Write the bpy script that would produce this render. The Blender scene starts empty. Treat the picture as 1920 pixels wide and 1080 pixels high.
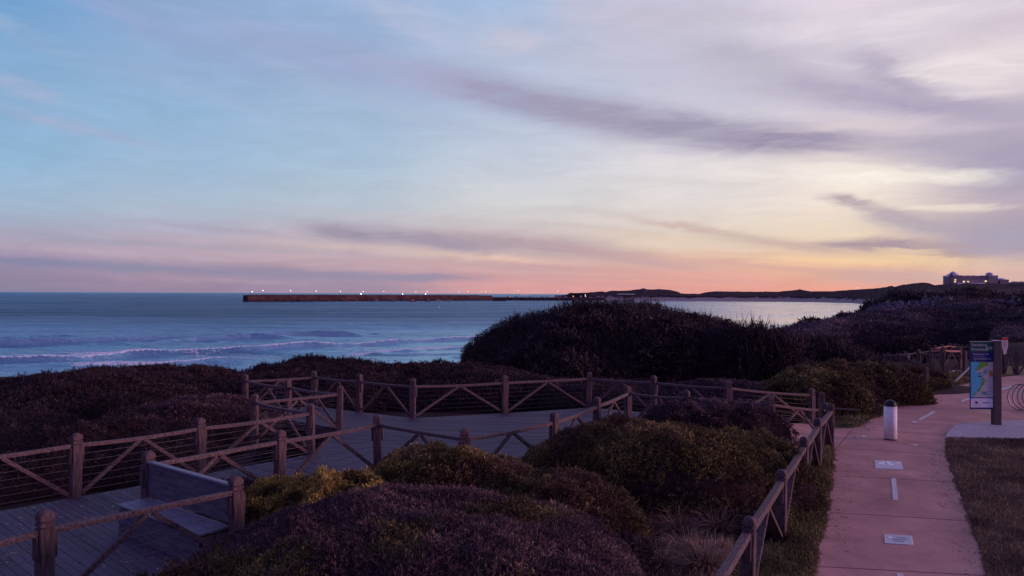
import bpy, bmesh, math, random
import numpy as np
from mathutils import Vector, Matrix, Euler
random.seed(7)
RNG = np.random.default_rng(11)
SC = bpy.context.scene
COL = SC.collection
PI = math.pi

# ------------------------------------------------------------------ camera
F = 1400.0                      # focal length in photo pixels (1920 wide)
CAM = Vector((0, 0, 4.2))
PITCH = math.atan(10.6 / F)
ROLL = math.atan(0.0037)
cd = bpy.data.cameras.new('camera')
cam = bpy.data.objects.new('camera', cd); COL.objects.link(cam)
cd.sensor_width = 36.0; cd.lens = 36.0 * F / 1920.0
cd.clip_start = 0.1; cd.clip_end = 120000
RM = Matrix.Rotation(PI / 2 + PITCH, 3, 'X') @ Matrix.Rotation(ROLL, 3, 'Z')
cam.matrix_world = Matrix.Translation(CAM) @ RM.to_4x4()
SC.camera = cam
SC.render.resolution_x = 1024; SC.render.resolution_y = 576

def ray(px, py):
    return RM @ Vector(((px - 960) / F, (540 - py) / F, -1.0))
def at_z(px, py, z):
    r = ray(px, py); return CAM + r * ((z - CAM.z) / r.z)
def at_d(px, py, d):
    r = ray(px, py); return CAM + r * (d / r.y)
def hor(px): return 550.6 + (px - 960) * 0.0037

def lin(c):
    return tuple(((v / 255) / 12.92 if v / 255 <= 0.04045 else ((v / 255 + 0.055) / 1.055) ** 2.4) for v in c)
def lin4(c): return lin(c) + (1.0,)

# ------------------------------------------------------------------ view
SC.view_settings.view_transform = 'Standard'; SC.view_settings.look = 'None'
SC.view_settings.exposure = 0.0; SC.view_settings.gamma = 1.0

# ------------------------------------------------------------------ sky
W = bpy.data.worlds.new("World"); SC.world = W; W.use_nodes = True
nt = W.node_tree; N = nt.nodes; L = nt.links; N.clear()
def nd(t, **k):
    n = N.new(t)
    for a, b in k.items(): setattr(n, a, b)
    return n
def mth(op, a, b=None, c=None, clamp=False):
    n = nd('ShaderNodeMath', operation=op); n.use_clamp = clamp
    for i, v in enumerate((a, b, c)):
        if v is None: continue
        if isinstance(v, (int, float)): n.inputs[i].default_value = v
        else: L.new(v, n.inputs[i])
    return n.outputs[0]
def mixc(f, a, b):
    n = nd('ShaderNodeMix', data_type='RGBA')
    if isinstance(f, (int, float)): n.inputs[0].default_value = f
    else: L.new(f, n.inputs[0])
    for i, v in ((6, a), (7, b)):
        if isinstance(v, tuple): n.inputs[i].default_value = v
        else: L.new(v, n.inputs[i])
    return n.outputs[2]
def skyang(px, py):
    r = ray(px, py).normalized()
    return math.degrees(math.atan2(r.x, r.y)), math.degrees(math.asin(r.z))
tc = nd('ShaderNodeTexCoord'); sep = nd('ShaderNodeSeparateXYZ'); L.new(tc.outputs['Generated'], sep.inputs[0])
dx, dy, dz = sep.outputs
az = mth('MULTIPLY', mth('ARCTAN2', dx, dy), 180 / PI)
el = mth('MULTIPLY', mth('ARCSINE', dz), 180 / PI)
comb = nd('ShaderNodeCombineXYZ'); L.new(az, comb.inputs[0]); L.new(el, comb.inputs[1])
# wisp warp (two octaves of noise push the coordinates around)
def noise(vec, scale, detail=3, rough=.55, dims='3D', dist=0.0):
    n = nd('ShaderNodeTexNoise', noise_dimensions=dims); L.new(vec, n.inputs['Vector'])
    n.inputs['Scale'].default_value = scale; n.inputs['Detail'].default_value = detail
    n.inputs['Roughness'].default_value = rough; n.inputs['Distortion'].default_value = dist
    return n
mp = nd('ShaderNodeMapping'); L.new(comb.outputs[0], mp.inputs[0])
mp.inputs['Rotation'].default_value = (0, 0, math.radians(9)); mp.inputs['Scale'].default_value = (.12, .60, 1)
wn = noise(mp.outputs[0], 1.3, 9, .66, dist=.7)
vs = nd('ShaderNodeVectorMath', operation='SUBTRACT'); L.new(wn.outputs['Color'], vs.inputs[0]); vs.inputs[1].default_value = (.5, .5, .5)
vm = nd('ShaderNodeVectorMath', operation='MULTIPLY'); L.new(vs.outputs[0], vm.inputs[0]); vm.inputs[1].default_value = (5.0, 1.15, 0)
va = nd('ShaderNodeVectorMath', operation='ADD'); L.new(comb.outputs[0], va.inputs[0]); L.new(vm.outputs[0], va.inputs[1])
WARP = va.outputs[0]
sepw = nd('ShaderNodeSeparateXYZ'); L.new(WARP, sepw.inputs[0])
vm2 = nd('ShaderNodeVectorMath', operation='MULTIPLY'); L.new(vs.outputs[0], vm2.inputs[0]); vm2.inputs[1].default_value = (3.0, .8, 0)
va2 = nd('ShaderNodeVectorMath', operation='ADD'); L.new(comb.outputs[0], va2.inputs[0]); L.new(vm2.outputs[0], va2.inputs[1])
seps = nd('ShaderNodeSeparateXYZ'); L.new(va2.outputs[0], seps.inputs[0])
ELS = seps.outputs[1]
ys = [551, 530, 500, 480, 460, 430, 380, 300, 200, 100, 0]
tab = {
 0:   [(136,129,160),(146,135,163),(150,138,168),(160,148,176),(176,162,184),(168,172,196),(160,188,212),(143,187,220),(136,180,217),(130,176,218),(112,166,216)],
 320: [(150,132,160),(160,138,164),(172,150,172),(186,164,180),(186,168,184),(178,178,198),(170,192,212),(154,190,220),(144,184,219),(142,176,215),(136,174,216)],
 640: [(168,140,164),(168,144,168),(190,160,172),(198,172,180),(202,182,186),(196,188,198),(180,198,212),(166,196,220),(160,190,220),(152,180,217),(148,182,222)],
 960: [(224,158,156),(226,164,160),(216,174,170),(220,188,176),(208,186,184),(210,200,198),(212,215,215),(196,208,222),(180,198,223),(180,196,222),(163,193,228)],
 1280:[(238,160,148),(240,168,150),(234,182,162),(232,196,172),(230,206,184),(230,215,198),(228,222,216),(222,220,224),(206,208,224),(200,202,222),(204,202,222)],
 1600:[(246,160,140),(244,172,146),(248,198,152),(251,212,164),(246,216,182),(242,222,194),(244,230,212),(244,232,222),(214,205,220),(220,210,222),(228,216,228)],
 1920:[(230,168,160),(230,180,170),(224,186,170),(205,176,172),(185,162,174),(176,160,178),(190,175,188),(176,164,188),(200,186,204),(232,218,222),(212,202,214)],
}
cols = []
for px in sorted(tab):
    rmp = nd('ShaderNodeValToRGB'); cr = rmp.color_ramp; cr.interpolation = 'B_SPLINE' if False else 'EASE'
    L.new(mth('DIVIDE', ELS, 90.0), rmp.inputs[0])
    tab[px] = [(cc[0], cc[1] * .985, cc[2]) for cc in tab[px]]
    tab[px] = [tuple(q * .88 + .12 * sum(cc) / 3 for q in cc) for cc in tab[px]]
    st = [(0.0, tab[px][0])]
    for y, c in list(zip(ys, tab[px]))[1:]:
        st.append((max(0.001, skyang(px, y)[1] / 90), c))
    top = st[-1][0]
    ctop = tab[px][-1]
    st.append((top + .12, tuple(int(v * .72 + w * .28) for v, w in zip(ctop, (118, 132, 182)))))
    st.append((.75, (112, 106, 174)))
    while len(cr.elements) < len(st): cr.elements.new(.5)
    for e, (p, c) in zip(cr.elements, st): e.position = p; e.color = lin4(c)
    cr.interpolation = 'LINEAR'
    cols.append((skyang(px, 540)[0], rmp.outputs[0]))
AZS = seps.outputs[0]
c = cols[0][1]
for (a0, _), (a1, cc) in zip(cols, cols[1:]):
    m = nd('ShaderNodeMapRange', interpolation_type='SMOOTHSTEP'); L.new(AZS, m.inputs[0])
    m.inputs[1].default_value = a0; m.inputs[2].default_value = a1
    c = mixc(m.outputs[0], c, cc)
# soft cirrus streaks everywhere
mp3 = nd('ShaderNodeMapping'); L.new(comb.outputs[0], mp3.inputs[0])
mp3.inputs['Rotation'].default_value = (0, 0, math.radians(11)); mp3.inputs['Scale'].default_value = (.07, .34, 1)
sn = noise(mp3.outputs[0], 2.2, 10, .66, dist=.9)
streak = nd('ShaderNodeMapRange', interpolation_type='SMOOTHSTEP'); L.new(sn.outputs[0], streak.inputs[0])
streak.inputs[1].default_value = .36; streak.inputs[2].default_value = .68; STREAK = streak.outputs[0]
# cloud strokes: centre px, half length px, half thickness px, tilt (deg, + = down to the right), colour, strength
strokes = [
 (1500,130,420,85,12,(192,184,204),.6),(1150,120,300,55,12,(190,190,212),.35),(1350,300,300,26,4,(226,216,220),.4),(300,478,400,5,2,(186,166,184),.8),(250,455,350,6,2,(168,162,184),.8),(700,505,300,5,2,(192,160,172),.6),(1250,445,300,7,7,(220,196,184),.6),(1500,480,300,5,3,(228,186,162),.6),(1100,520,300,5,2,(206,158,162),.6),(900,415,300,7,3,(196,190,196),.5),(450,400,260,7,4,(170,182,200),.5),
 (760,140,230,34,11,(172,166,204),.5),(960,182,200,34,13,(156,149,184),.8),(1130,212,190,38,14,(160,150,180),.85),
 (1300,244,190,34,10,(158,147,178),.9),(1470,262,200,26,4,(152,140,172),.95),(1640,272,210,20,3,(172,160,184),.65),(1840,272,180,34,5,(172,164,190),.65),
 (1390,100,100,22,10,(178,170,196),.7),(1440,140,150,34,16,(194,186,206),.6),(1560,170,150,28,16,(178,167,194),.75),(1740,195,160,26,12,(166,155,188),.8),(1870,215,150,30,6,(176,168,194),.6),(1600,238,130,10,2,(222,206,212),.7),(1750,245,160,8,2,(206,192,206),.6),(1480,215,120,10,8,(216,206,216),.6),(1760,150,90,6,10,(236,224,228),.6),(1850,175,120,8,4,(232,220,224),.6),(1600,85,120,8,4,(206,196,214),.5),(1560,120,80,6,14,(222,212,224),.5),
 (1640,115,60,24,30,(172,160,190),.7),(1690,158,70,16,25,(160,149,182),.7),(1150,30,200,45,14,(198,192,212),.5),(1330,30,240,20,6,(196,188,208),.6),
 (640,436,100,15,6,(148,140,166),.95),(820,450,190,18,6,(160,148,172),.95),(1010,460,240,20,7,(178,156,170),.9),(1180,482,220,14,9,(200,162,166),.7),
 (980,500,260,9,3,(196,158,166),.6),(500,462,300,10,3,(182,166,182),.6),(420,432,180,7,5,(166,158,182),.5),(150,445,170,8,3,(164,158,182),.5),
 (60,490,200,9,2,(132,134,170),.9),(330,506,230,10,3,(140,138,172),.85),(560,512,260,12,3,(146,138,168),.85),(800,520,160,7,1,(150,140,170),.85),(620,537,260,9,1,(152,138,166),.6),(450,528,200,5,2,(182,152,174),.5),
 (1680,459,170,13,4,(172,148,164),.95),(1600,461,110,8,6,(166,142,160),.75),(1800,474,80,5,4,(170,144,156),.6),(1790,479,60,3,3,(150,126,146),.6),
 (1590,378,44,14,18,(182,160,172),.9),(1670,402,100,13,16,(186,166,178),.8),(1800,425,180,26,6,(178,164,180),.75),(1900,452,150,34,2,(170,160,184),.8),
 (1650,519,170,16,1,(206,168,166),.85),(1820,522,140,12,2,(212,176,172),.6),(1330,432,230,8,10,(208,178,172),.8),(1480,462,170,9,8,(196,162,164),.8),(1440,500,280,9,6,(222,168,158),.75),(1200,512,260,9,5,(216,160,160),.6),(1120,532,260,6,3,(212,152,158),.55),
 (1420,400,160,6,4,(226,210,198),.5),(1250,340,200,8,3,(216,206,206),.5),(1100,395,180,8,3,(208,200,200),.5),(1360,455,200,7,6,(232,206,178),.5),
 (1880,318,130,36,8,(160,152,186),.85),(1760,300,180,14,8,(190,178,194),.5),(1570,302,150,5,3,(214,200,202),.6),
 (1640,330,150,18,3,(254,246,230),.9),(1790,332,90,14,5,(252,243,228),.8),(1430,320,200,22,4,(242,232,224),.6),(1780,390,110,6,3,(244,226,208),.7),(1700,470,60,4,3,(255,222,170),.6),
 (1830,130,150,40,8,(240,228,228),.8),(1650,40,260,50,2,(230,220,230),.6),(1880,50,130,20,10,(208,196,210),.6),(1500,60,200,16,6,(224,214,226),.5),
 (40,165,90,16,10,(164,178,214),.7),(150,240,170,13,10,(160,176,212),.75),(300,50,260,30,16,(148,166,212),.65),(560,100,260,36,16,(154,170,212),.75),
 (760,30,150,36,22,(180,190,220),.7),(960,75,80,24,5,(200,196,216),.75),(700,190,260,20,16,(164,184,216),.5),(60,70,150,18,20,(146,176,216),.6),(820,225,140,12,14,(176,188,216),.5),(420,190,200,16,14,(160,182,218),.4),
 (1700,487,170,12,2,(252,216,162),.7),(1330,520,240,10,2,(240,168,150),.5),(1080,150,140,26,12,(186,198,224),.5),(860,478,200,6,4,(226,196,182),.6),(940,486,150,4,3,(236,192,172),.6),(700,470,220,6,5,(210,184,184),.6),
]
for (px, py, hl, ht, tilt, colr, s) in strokes:
    gm = sum(colr) / 3; colr = tuple(q * .86 + gm * .14 for q in colr)
    a, e = skyang(px, py)
    k = 57.3 / F * (math.cos(math.radians(a)) ** 2 * .5 + .5)
    m = nd('ShaderNodeMapping', vector_type='TEXTURE'); L.new(WARP, m.inputs[0])
    m.inputs['Location'].default_value = (a, e, 0); m.inputs['Rotation'].default_value = (0, 0, -math.radians(tilt))
    m.inputs['Scale'].default_value = (hl * k * 1.5, ht * k * 1.75, 1)
    g = nd('ShaderNodeTexGradient', gradient_type='QUADRATIC_SPHERE'); L.new(m.outputs[0], g.inputs[0])
    v = mth('MULTIPLY', g.outputs[1], 1.75, clamp=True)
    v = mth('MULTIPLY', v, mth('MULTIPLY_ADD', STREAK, .55, .66), clamp=True)
    c = mixc(mth('MULTIPLY', v, s, clamp=True), c, lin4(colr))
fine = nd('ShaderNodeMapRange'); L.new(sn.outputs[0], fine.inputs[0]); fine.inputs[1].default_value = .3; fine.inputs[2].default_value = .75
fine.inputs[3].default_value = .93; fine.inputs[4].default_value = 1.06
# away from the sunset the sky is dusky blue
back = nd('ShaderNodeMapRange', interpolation_type='SMOOTHSTEP'); L.new(mth('ABSOLUTE', mth('SUBTRACT', az, 8)), back.inputs[0])
back.inputs[1].default_value = 42; back.inputs[2].default_value = 120
c = mixc(back.outputs[0], c, lin4((114, 100, 160)))
below = nd('ShaderNodeMapRange'); L.new(el, below.inputs[0]); below.inputs[1].default_value = -.3; below.inputs[2].default_value = -.6
c = mixc(below.outputs[0], c, lin4((52, 48, 72)))
bg = nd('ShaderNodeBackground'); L.new(c, bg.inputs[0]); L.new(fine.outputs[0], bg.inputs[1])
wo = nd('ShaderNodeOutputWorld'); L.new(bg.outputs[0], wo.inputs[0])

# the low pink light from the right
sd = bpy.data.lights.new('sun', 'SUN'); sun = bpy.data.objects.new('sun', sd); COL.objects.link(sun)
sd.energy = 2.0; sd.angle = math.radians(12); sd.color = (1.0, .52, .58)
sun.rotation_euler = Vector((1.0, -.12, .12)).to_track_quat('Z', 'Y').to_euler()

# ------------------------------------------------------------------ helpers
def tag(o, label=None, cat=None, group=None, kind=None):
    if label: o['label'] = label
    if cat: o['category'] = cat
    if group: o['group'] = group
    if kind: o['kind'] = kind
    return o
def empty(name, loc=(0, 0, 0), rz=0, label=None, cat=None, group=None):
    o = bpy.data.objects.new(name, None); COL.objects.link(o)
    o.location = loc; o.rotation_euler = (0, 0, rz); o.empty_display_size = .2
    return tag(o, label, cat, group)
def link(name, me, mat, parent=None):
    o = bpy.data.objects.new(name, me); COL.objects.link(o)
    if mat is not None:
        for m in (mat if isinstance(mat, (list, tuple)) else [mat]): me.materials.append(m)
    if parent: o.parent = parent
    return o
def copy_tree(o, parent=None):
    c_ = o.copy(); COL.objects.link(c_)
    if parent: c_.parent = parent
    for ch in [x for x in bpy.data.objects if x.parent == o]: copy_tree(ch, c_)
    return c_

class MB:
    def __init__(s): s.v = []; s.f = []; s.m = []; s.sm = []
    def add(s, vs, fs, mi=0, smooth=False):
        b = len(s.v); s.v += [tuple(v) for v in vs]
        for f in fs: s.f.append([b + i for i in f]); s.m.append(mi); s.sm.append(smooth)
    def box(s, c, sz, rz=0, mi=0, M=None, bev=0.0):
        hx, hy, hz = sz[0] / 2, sz[1] / 2, sz[2] / 2
        if bev <= 0:
            P = [(x, y, z) for z in (-hz, hz) for x, y in ((-hx, -hy), (hx, -hy), (hx, hy), (-hx, hy))]
            Fc = [(3, 2, 1, 0), (4, 5, 6, 7), (0, 1, 5, 4), (1, 2, 6, 5), (2, 3, 7, 6), (3, 0, 4, 7)]
        else:
            b = bev
            ring = lambda i, z: [(hx - i, -hy + b, z), (hx - i, hy - b, z), (hx - b, hy - i, z), (-hx + b, hy - i, z), (-hx + i, hy - b, z), (-hx + i, -hy + b, z), (-hx + b, -hy + i, z), (hx - b, -hy + i, z)]
            P = ring(b, -hz) + ring(0, -hz + b) + ring(0, hz - b) + ring(b, hz)
            Fc = [tuple(range(7, -1, -1)), tuple(range(24, 32))]
            for r in range(3):
                for i in range(8): j = (i + 1) % 8; Fc.append((r * 8 + i, r * 8 + j, r * 8 + 8 + j, r * 8 + 8 + i))
        R = Matrix.Rotation(rz, 4, 'Z') if M is None else M
        s.add([Vector(c) + (R @ Vector(p)) for p in P], Fc, mi); return s
    def beam(s, a, b, w, h, mi=0, up=(0, 0, 1), bev=0.0):
        a = Vector(a); b = Vector(b); d = (b - a); ln = d.length; d.normalize()
        u = Vector(up); side = d.cross(u)
        if side.length < 1e-4: side = d.cross(Vector((1, 0, 0)))
        side.normalize(); u = side.cross(d)
        M = Matrix((( d.x, side.x, u.x, 0), (d.y, side.y, u.y, 0), (d.z, side.z, u.z, 0), (0, 0, 0, 1)))
        return s.box((a + b) / 2, (ln, w, h), mi=mi, M=M, bev=bev)
    def tube(s, pts, r, n=8, mi=0, closed=False, rads=None):
        pts = [Vector(p) for p in pts]; k = len(pts); rings = []
        prev = None
        for i, p in enumerate(pts):
            if closed: t = pts[(i + 1) % k] - pts[i - 1]
            else: t = pts[min(i + 1, k - 1)] - pts[max(i - 1, 0)]
            t.normalize()
            if prev is None:
                a = t.cross(Vector((0, 0, 1)))
                if a.length < 1e-3: a = t.cross(Vector((1, 0, 0)))
            else: a = prev - t * prev.dot(t)
            a.normalize(); prev = a; b = t.cross(a)
            rr = rads[i] if rads else r
            rings.append([p + (a * math.cos(2 * PI * j / n) + b * math.sin(2 * PI * j / n)) * rr for j in range(n)])
        V = [v for rg in rings for v in rg]; Fc = []
        for i in range(k if closed else k - 1):
            i2 = (i + 1) % k
            for j in range(n): j2 = (j + 1) % n; Fc.append((i * n + j, i * n + j2, i2 * n + j2, i2 * n + j))
        if not closed: Fc += [tuple(range(n - 1, -1, -1)), tuple((k - 1) * n + j for j in range(n))]
        s.add(V, Fc, mi, True); return s
    def lathe(s, c, prof, n=24, mi=0, smooth=True):
        V = [(c[0] + r * math.cos(2 * PI * j / n), c[1] + r * math.sin(2 * PI * j / n), c[2] + z) for r, z in prof for j in range(n)]
        Fc = []
        for i in range(len(prof) - 1):
            for j in range(n): j2 = (j + 1) % n; Fc.append((i * n + j, i * n + j2, (i + 1) * n + j2, (i + 1) * n + j))
        Fc += [tuple(range(n - 1, -1, -1)), tuple((len(prof) - 1) * n + j for j in range(n))]
        s.add(V, Fc, mi, smooth); return s
    def poly(s, pts, z0=None, z1=None, mi=0):
        """flat polygon, extruded down to z1 when given"""
        top = [(p[0], p[1], p[2] if len(p) > 2 else z0) for p in pts]; n = len(top)
        if z1 is None: s.add(top, [tuple(range(n))], mi)
        else:
            s.add(top + [(p[0], p[1], z1) for p in top], [tuple(range(n)), tuple(range(2 * n - 1, n - 1, -1))] + [(i, (i + n), (i + 1) % n + n, (i + 1) % n) for i in range(n)], mi)
        return s
    def mesh(s, name):
        me = bpy.data.meshes.new(name); me.from_pydata(s.v, [], s.f); me.update()
        me.polygons.foreach_set('material_index', s.m); me.polygons.foreach_set('use_smooth', s.sm)
        return me
    def build(s, name, mat, parent=None):
        me = s.mesh(name); bm = bmesh.new(); bm.from_mesh(me); bmesh.ops.recalc_face_normals(bm, faces=bm.faces); bm.to_mesh(me); bm.free()
        return link(name, me, mat, parent)

# numpy value noise
def _h(ix, iy, s):
    n = (ix * 374761393 + iy * 668265263 + s * 1442695041) & 0x7fffffff
    n = ((n ^ (n >> 13)) * 1274126177) & 0x7fffffff
    return ((n ^ (n >> 16)) & 0xffff) / 65535.0
def vn(x, y, s=0):
    x = np.asarray(x, float); y = np.asarray(y, float)
    ix = np.floor(x).astype(np.int64); iy = np.floor(y).astype(np.int64); fx = x - ix; fy = y - iy
    fx = fx * fx * (3 - 2 * fx); fy = fy * fy * (3 - 2 * fy)
    a = _h(ix, iy, s); b = _h(ix + 1, iy, s); c_ = _h(ix, iy + 1, s); d = _h(ix + 1, iy + 1, s)
    return (a * (1 - fx) + b * fx) * (1 - fy) + (c_ * (1 - fx) + d * fx) * fy
def fbm(x, y, s=0, o=4):
    t = 0; a = 1; n = 0
    for i in range(o): t = t + a * vn(x * 2 ** i, y * 2 ** i, s + i); n += a; a *= .5
    return t / n

# ------------------------------------------------------------------ materials
def mat(name, col, rough=.8, spec=.3, metal=0, nscale=0, var=.25, bump=0, bscale=None, emit=None, estr=0, coord='Object', stretch=None, col2=None, detail=5):
    m = bpy.data.materials.new(name); m.use_nodes = True; t = m.node_tree; b = t.nodes['Principled BSDF']
    b.inputs['Base Color'].default_value = tuple(col) + (1,); b.inputs['Roughness'].default_value = rough
    b.inputs['Metallic'].default_value = metal; b.inputs['Specular IOR Level'].default_value = spec
    if emit: b.inputs['Emission Color'].default_value = tuple(emit) + (1,); b.inputs['Emission Strength'].default_value = estr
    if nscale:
        tc = t.nodes.new('ShaderNodeTexCoord'); src = tc.outputs[coord]
        if stretch:
            mpn = t.nodes.new('ShaderNodeMapping'); mpn.inputs['Scale'].default_value = stretch; t.links.new(src, mpn.inputs[0]); src = mpn.outputs[0]
        n = t.nodes.new('ShaderNodeTexNoise'); n.inputs['Scale'].default_value = nscale; n.inputs['Detail'].default_value = detail; n.inputs['Roughness'].default_value = .65
        t.links.new(src, n.inputs['Vector'])
        r = t.nodes.new('ShaderNodeValToRGB'); r.color_ramp.elements[0].position = .3; r.color_ramp.elements[1].position = .72
        c2 = col2 or tuple(min(1, v * (1 + var)) for v in col)
        r.color_ramp.elements[0].color = tuple(v * (1 - var) for v in col) + (1,); r.color_ramp.elements[1].color = tuple(c2) + (1,)
        t.links.new(n.outputs[0], r.inputs[0]); t.links.new(r.outputs[0], b.inputs['Base Color'])
        if bump:
            n2 = t.nodes.new('ShaderNodeTexNoise'); n2.inputs['Scale'].default_value = bscale or nscale * 2; n2.inputs['Detail'].default_value = 6
            t.links.new(src, n2.inputs['Vector'])
            bp = t.nodes.new('ShaderNodeBump'); bp.inputs['Strength'].default_value = bump; bp.inputs['Distance'].default_value = .02
            t.links.new(n2.outputs[0], bp.inputs['Height']); t.links.new(bp.outputs[0], b.inputs['Normal'])
    return m
def leafmat(name, stops, rough=.75):
    """leaf colours picked per leaf from the face attribute 'tone'"""
    m = bpy.data.materials.new(name); m.use_nodes = True; t = m.node_tree; b = t.nodes['Principled BSDF']
    a = t.nodes.new('ShaderNodeAttribute'); a.attribute_name = 'tone'
    r = t.nodes.new('ShaderNodeValToRGB'); cr = r.color_ramp
    while len(cr.elements) < len(stops): cr.elements.new(.5)
    for e, (p, c_) in zip(cr.elements, stops): e.position = p; e.color = tuple(c_) + (1,)
    t.links.new(a.outputs['Fac'], r.inputs[0]); t.links.new(r.outputs[0], b.inputs['Base Color'])
    b.inputs['Roughness'].default_value = rough; b.inputs['Specular IOR Level'].default_value = .25
    return m
M_WOOD = mat('weathered_timber', (.09, .060, .076), .85, .2, nscale=4, var=.5, bump=.6, stretch=(6, 6, .9), bscale=9, col2=(.185, .127, .14))
M_RAIL = mat('weathered_rail', (.088, .060, .075), .85, .2, nscale=26, var=.6, bump=.5, bscale=30, col2=(.23, .16, .175))
M_DECK = None
M_WIRE = mat('steel_wire', (.20, .19, .21), .5, .5, .8)
M_PATH = mat('red_concrete', (.50, .258, .235), .9, .2, nscale=1.1, col2=(.62, .33, .30), var=.10, bump=.15, bscale=60, coord='Object', detail=10)
def wear(m, sc1, lo, sc2):
    t = m.node_tree; n = t.nodes; l = t.links; b = n['Principled BSDF']; src = b.inputs['Base Color'].links[0].from_socket
    ge = n.new('ShaderNodeNewGeometry')
    for sc, a_, c_, p0, p1 in ((sc1, lo, 1.08, .32, .62), (sc2, .80, 1.16, .35, .65), (.9, .80, 1.0, .30, .42)):
        q = n.new('ShaderNodeTexNoise'); q.inputs['Scale'].default_value = sc; q.inputs['Detail'].default_value = 8; q.inputs['Roughness'].default_value = .75; q.inputs['Distortion'].default_value = .6; l.new(ge.outputs['Position'], q.inputs['Vector'])
        r = n.new('ShaderNodeMapRange'); l.new(q.outputs[0], r.inputs[0]); r.inputs[1].default_value = p0; r.inputs[2].default_value = p1; r.inputs[3].default_value = a_; r.inputs[4].default_value = c_
        x = n.new('ShaderNodeMix'); x.data_type = 'RGBA'; x.blend_type = 'MULTIPLY'; x.inputs[0].default_value = 1; l.new(src, x.inputs[6])
        cb = n.new('ShaderNodeCombineColor'); [l.new(r.outputs[0], cb.inputs[i]) for i in range(3)]; l.new(cb.outputs[0], x.inputs[7]); src = x.outputs[2]
    l.new(src, b.inputs['Base Color'])
wear(M_PATH, .55, .76, 45)
M_PATHB = mat('pale_concrete', (.42, .37, .42), .9, .2, nscale=3, var=.15, bump=.15, bscale=50)
M_JOINT = mat('joint_groove', (.17, .09, .10), .95, .1)
M_WHITE = mat('white_marking', (.50, .44, .48), .8, .2, nscale=14, var=.25, col2=(.88, .86, .90), detail=9)
M_STEEL = mat('brushed_steel', (.30, .28, .31), .38, .5, .85)
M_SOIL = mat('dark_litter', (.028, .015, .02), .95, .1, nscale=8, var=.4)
M_STICK = mat('dead_stick', (.10, .075, .08), .9, .1)

# ------------------------------------------------------------------ terrain
F_ = 1400.0
COAST = [(-600, 40), (-120, 72), (-60, 84), (-20, 92), (0, 95), (22, 99), (36, 112), (56, 150), (85, 205), (150, 325), (209, 440), (330, 700), (420, 900)]
SEA = -7.0
def coast_sd(x, y):
    best = np.full(np.shape(x), 1e9); sg = np.ones(np.shape(x))
    for (ax, ay), (bx, by) in zip(COAST, COAST[1:]):
        vx, vy = bx - ax, by - ay
        t = np.clip(((x - ax) * vx + (y - ay) * vy) / (vx * vx + vy * vy), 0, 1)
        d = np.hypot(x - ax - t * vx, y - ay - t * vy)
        cr = vx * (y - ay) - vy * (x - ax)
        m = d < best; best = np.where(m, d, best); sg = np.where(m, np.where(cr > 0, -1, 1), sg)
    return best * sg
def sstep(a, b, t):
    t = np.clip((t - a) / (b - a), 0, 1); return t * t * (3 - 2 * t)
def gh(x, y):
    x = np.asarray(x, float); y = np.asarray(y, float)
    s = coast_sd(x, y); d = np.hypot(x, y)
    x0_, y0_ = x, y
    inl = np.interp(d, [0, 45, 60, 80, 110, 160, 260], [0, 0, .7, 1.2, 2.5, 4.2, 5.5])
    inl = np.where(x < .33 * y, inl * np.clip(1 - (.33 * y - x) / 25, 0, 1), inl)
    inl = inl + sstep(22, 40, d) * (fbm(x * .12, y * .12, 3) - .55) * 1.6
    beach = SEA + np.clip(s, -30, 12) * .09
    k = sstep(7, 26, s)
    z = beach * (1 - k) + inl * k
    lim = 4.2 - .101 * y - .9 + sstep(6, 14, x) * 12 + (1 - sstep(33, 37, y)) * 6
    z = np.where(z > SEA + .3, np.maximum(np.minimum(z, lim), np.minimum(z, SEA + .3)), z)
    pxx = 960 + F_ * x / np.maximum(y, 1); yl = np.interp(pxx, [1300, 1480, 1530, 1560, 1600, 1640, 1665], [660, 624, 615, 609, 600, 586, 552])
    lim2 = 4.2 - (yl - 552.8) / F_ * y - .35 + (1 - sstep(41, 48, y)) * 6
    vm_ = (pxx > 1590) & (pxx < 1862) & (y > 40.5) & (y < 70)
    z = np.where(vm_, np.minimum(z, 4.2 - 116 / F_ * np.minimum(y, 62) + sstep(62, 72, y) * 4 - .15), z)
    return np.where((z > SEA + .3) & (pxx < 1665) & (pxx > 1300), np.maximum(np.minimum(z, lim2), SEA + .3), z)
def grid(name, xs, ys_, fn, matl, smooth=True):
    X, Y = np.meshgrid(xs, ys_); Z = fn(X, Y); n, m_ = X.shape
    V = np.stack([X, Y, Z], -1).reshape(-1, 3)
    I = np.arange(n * m_).reshape(n, m_)
    Fq = np.stack([I[:-1, :-1], I[:-1, 1:], I[1:, 1:], I[1:, :-1]], -1).reshape(-1, 4)
    return npmesh(name, V, Fq, matl, smooth=smooth)
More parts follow.
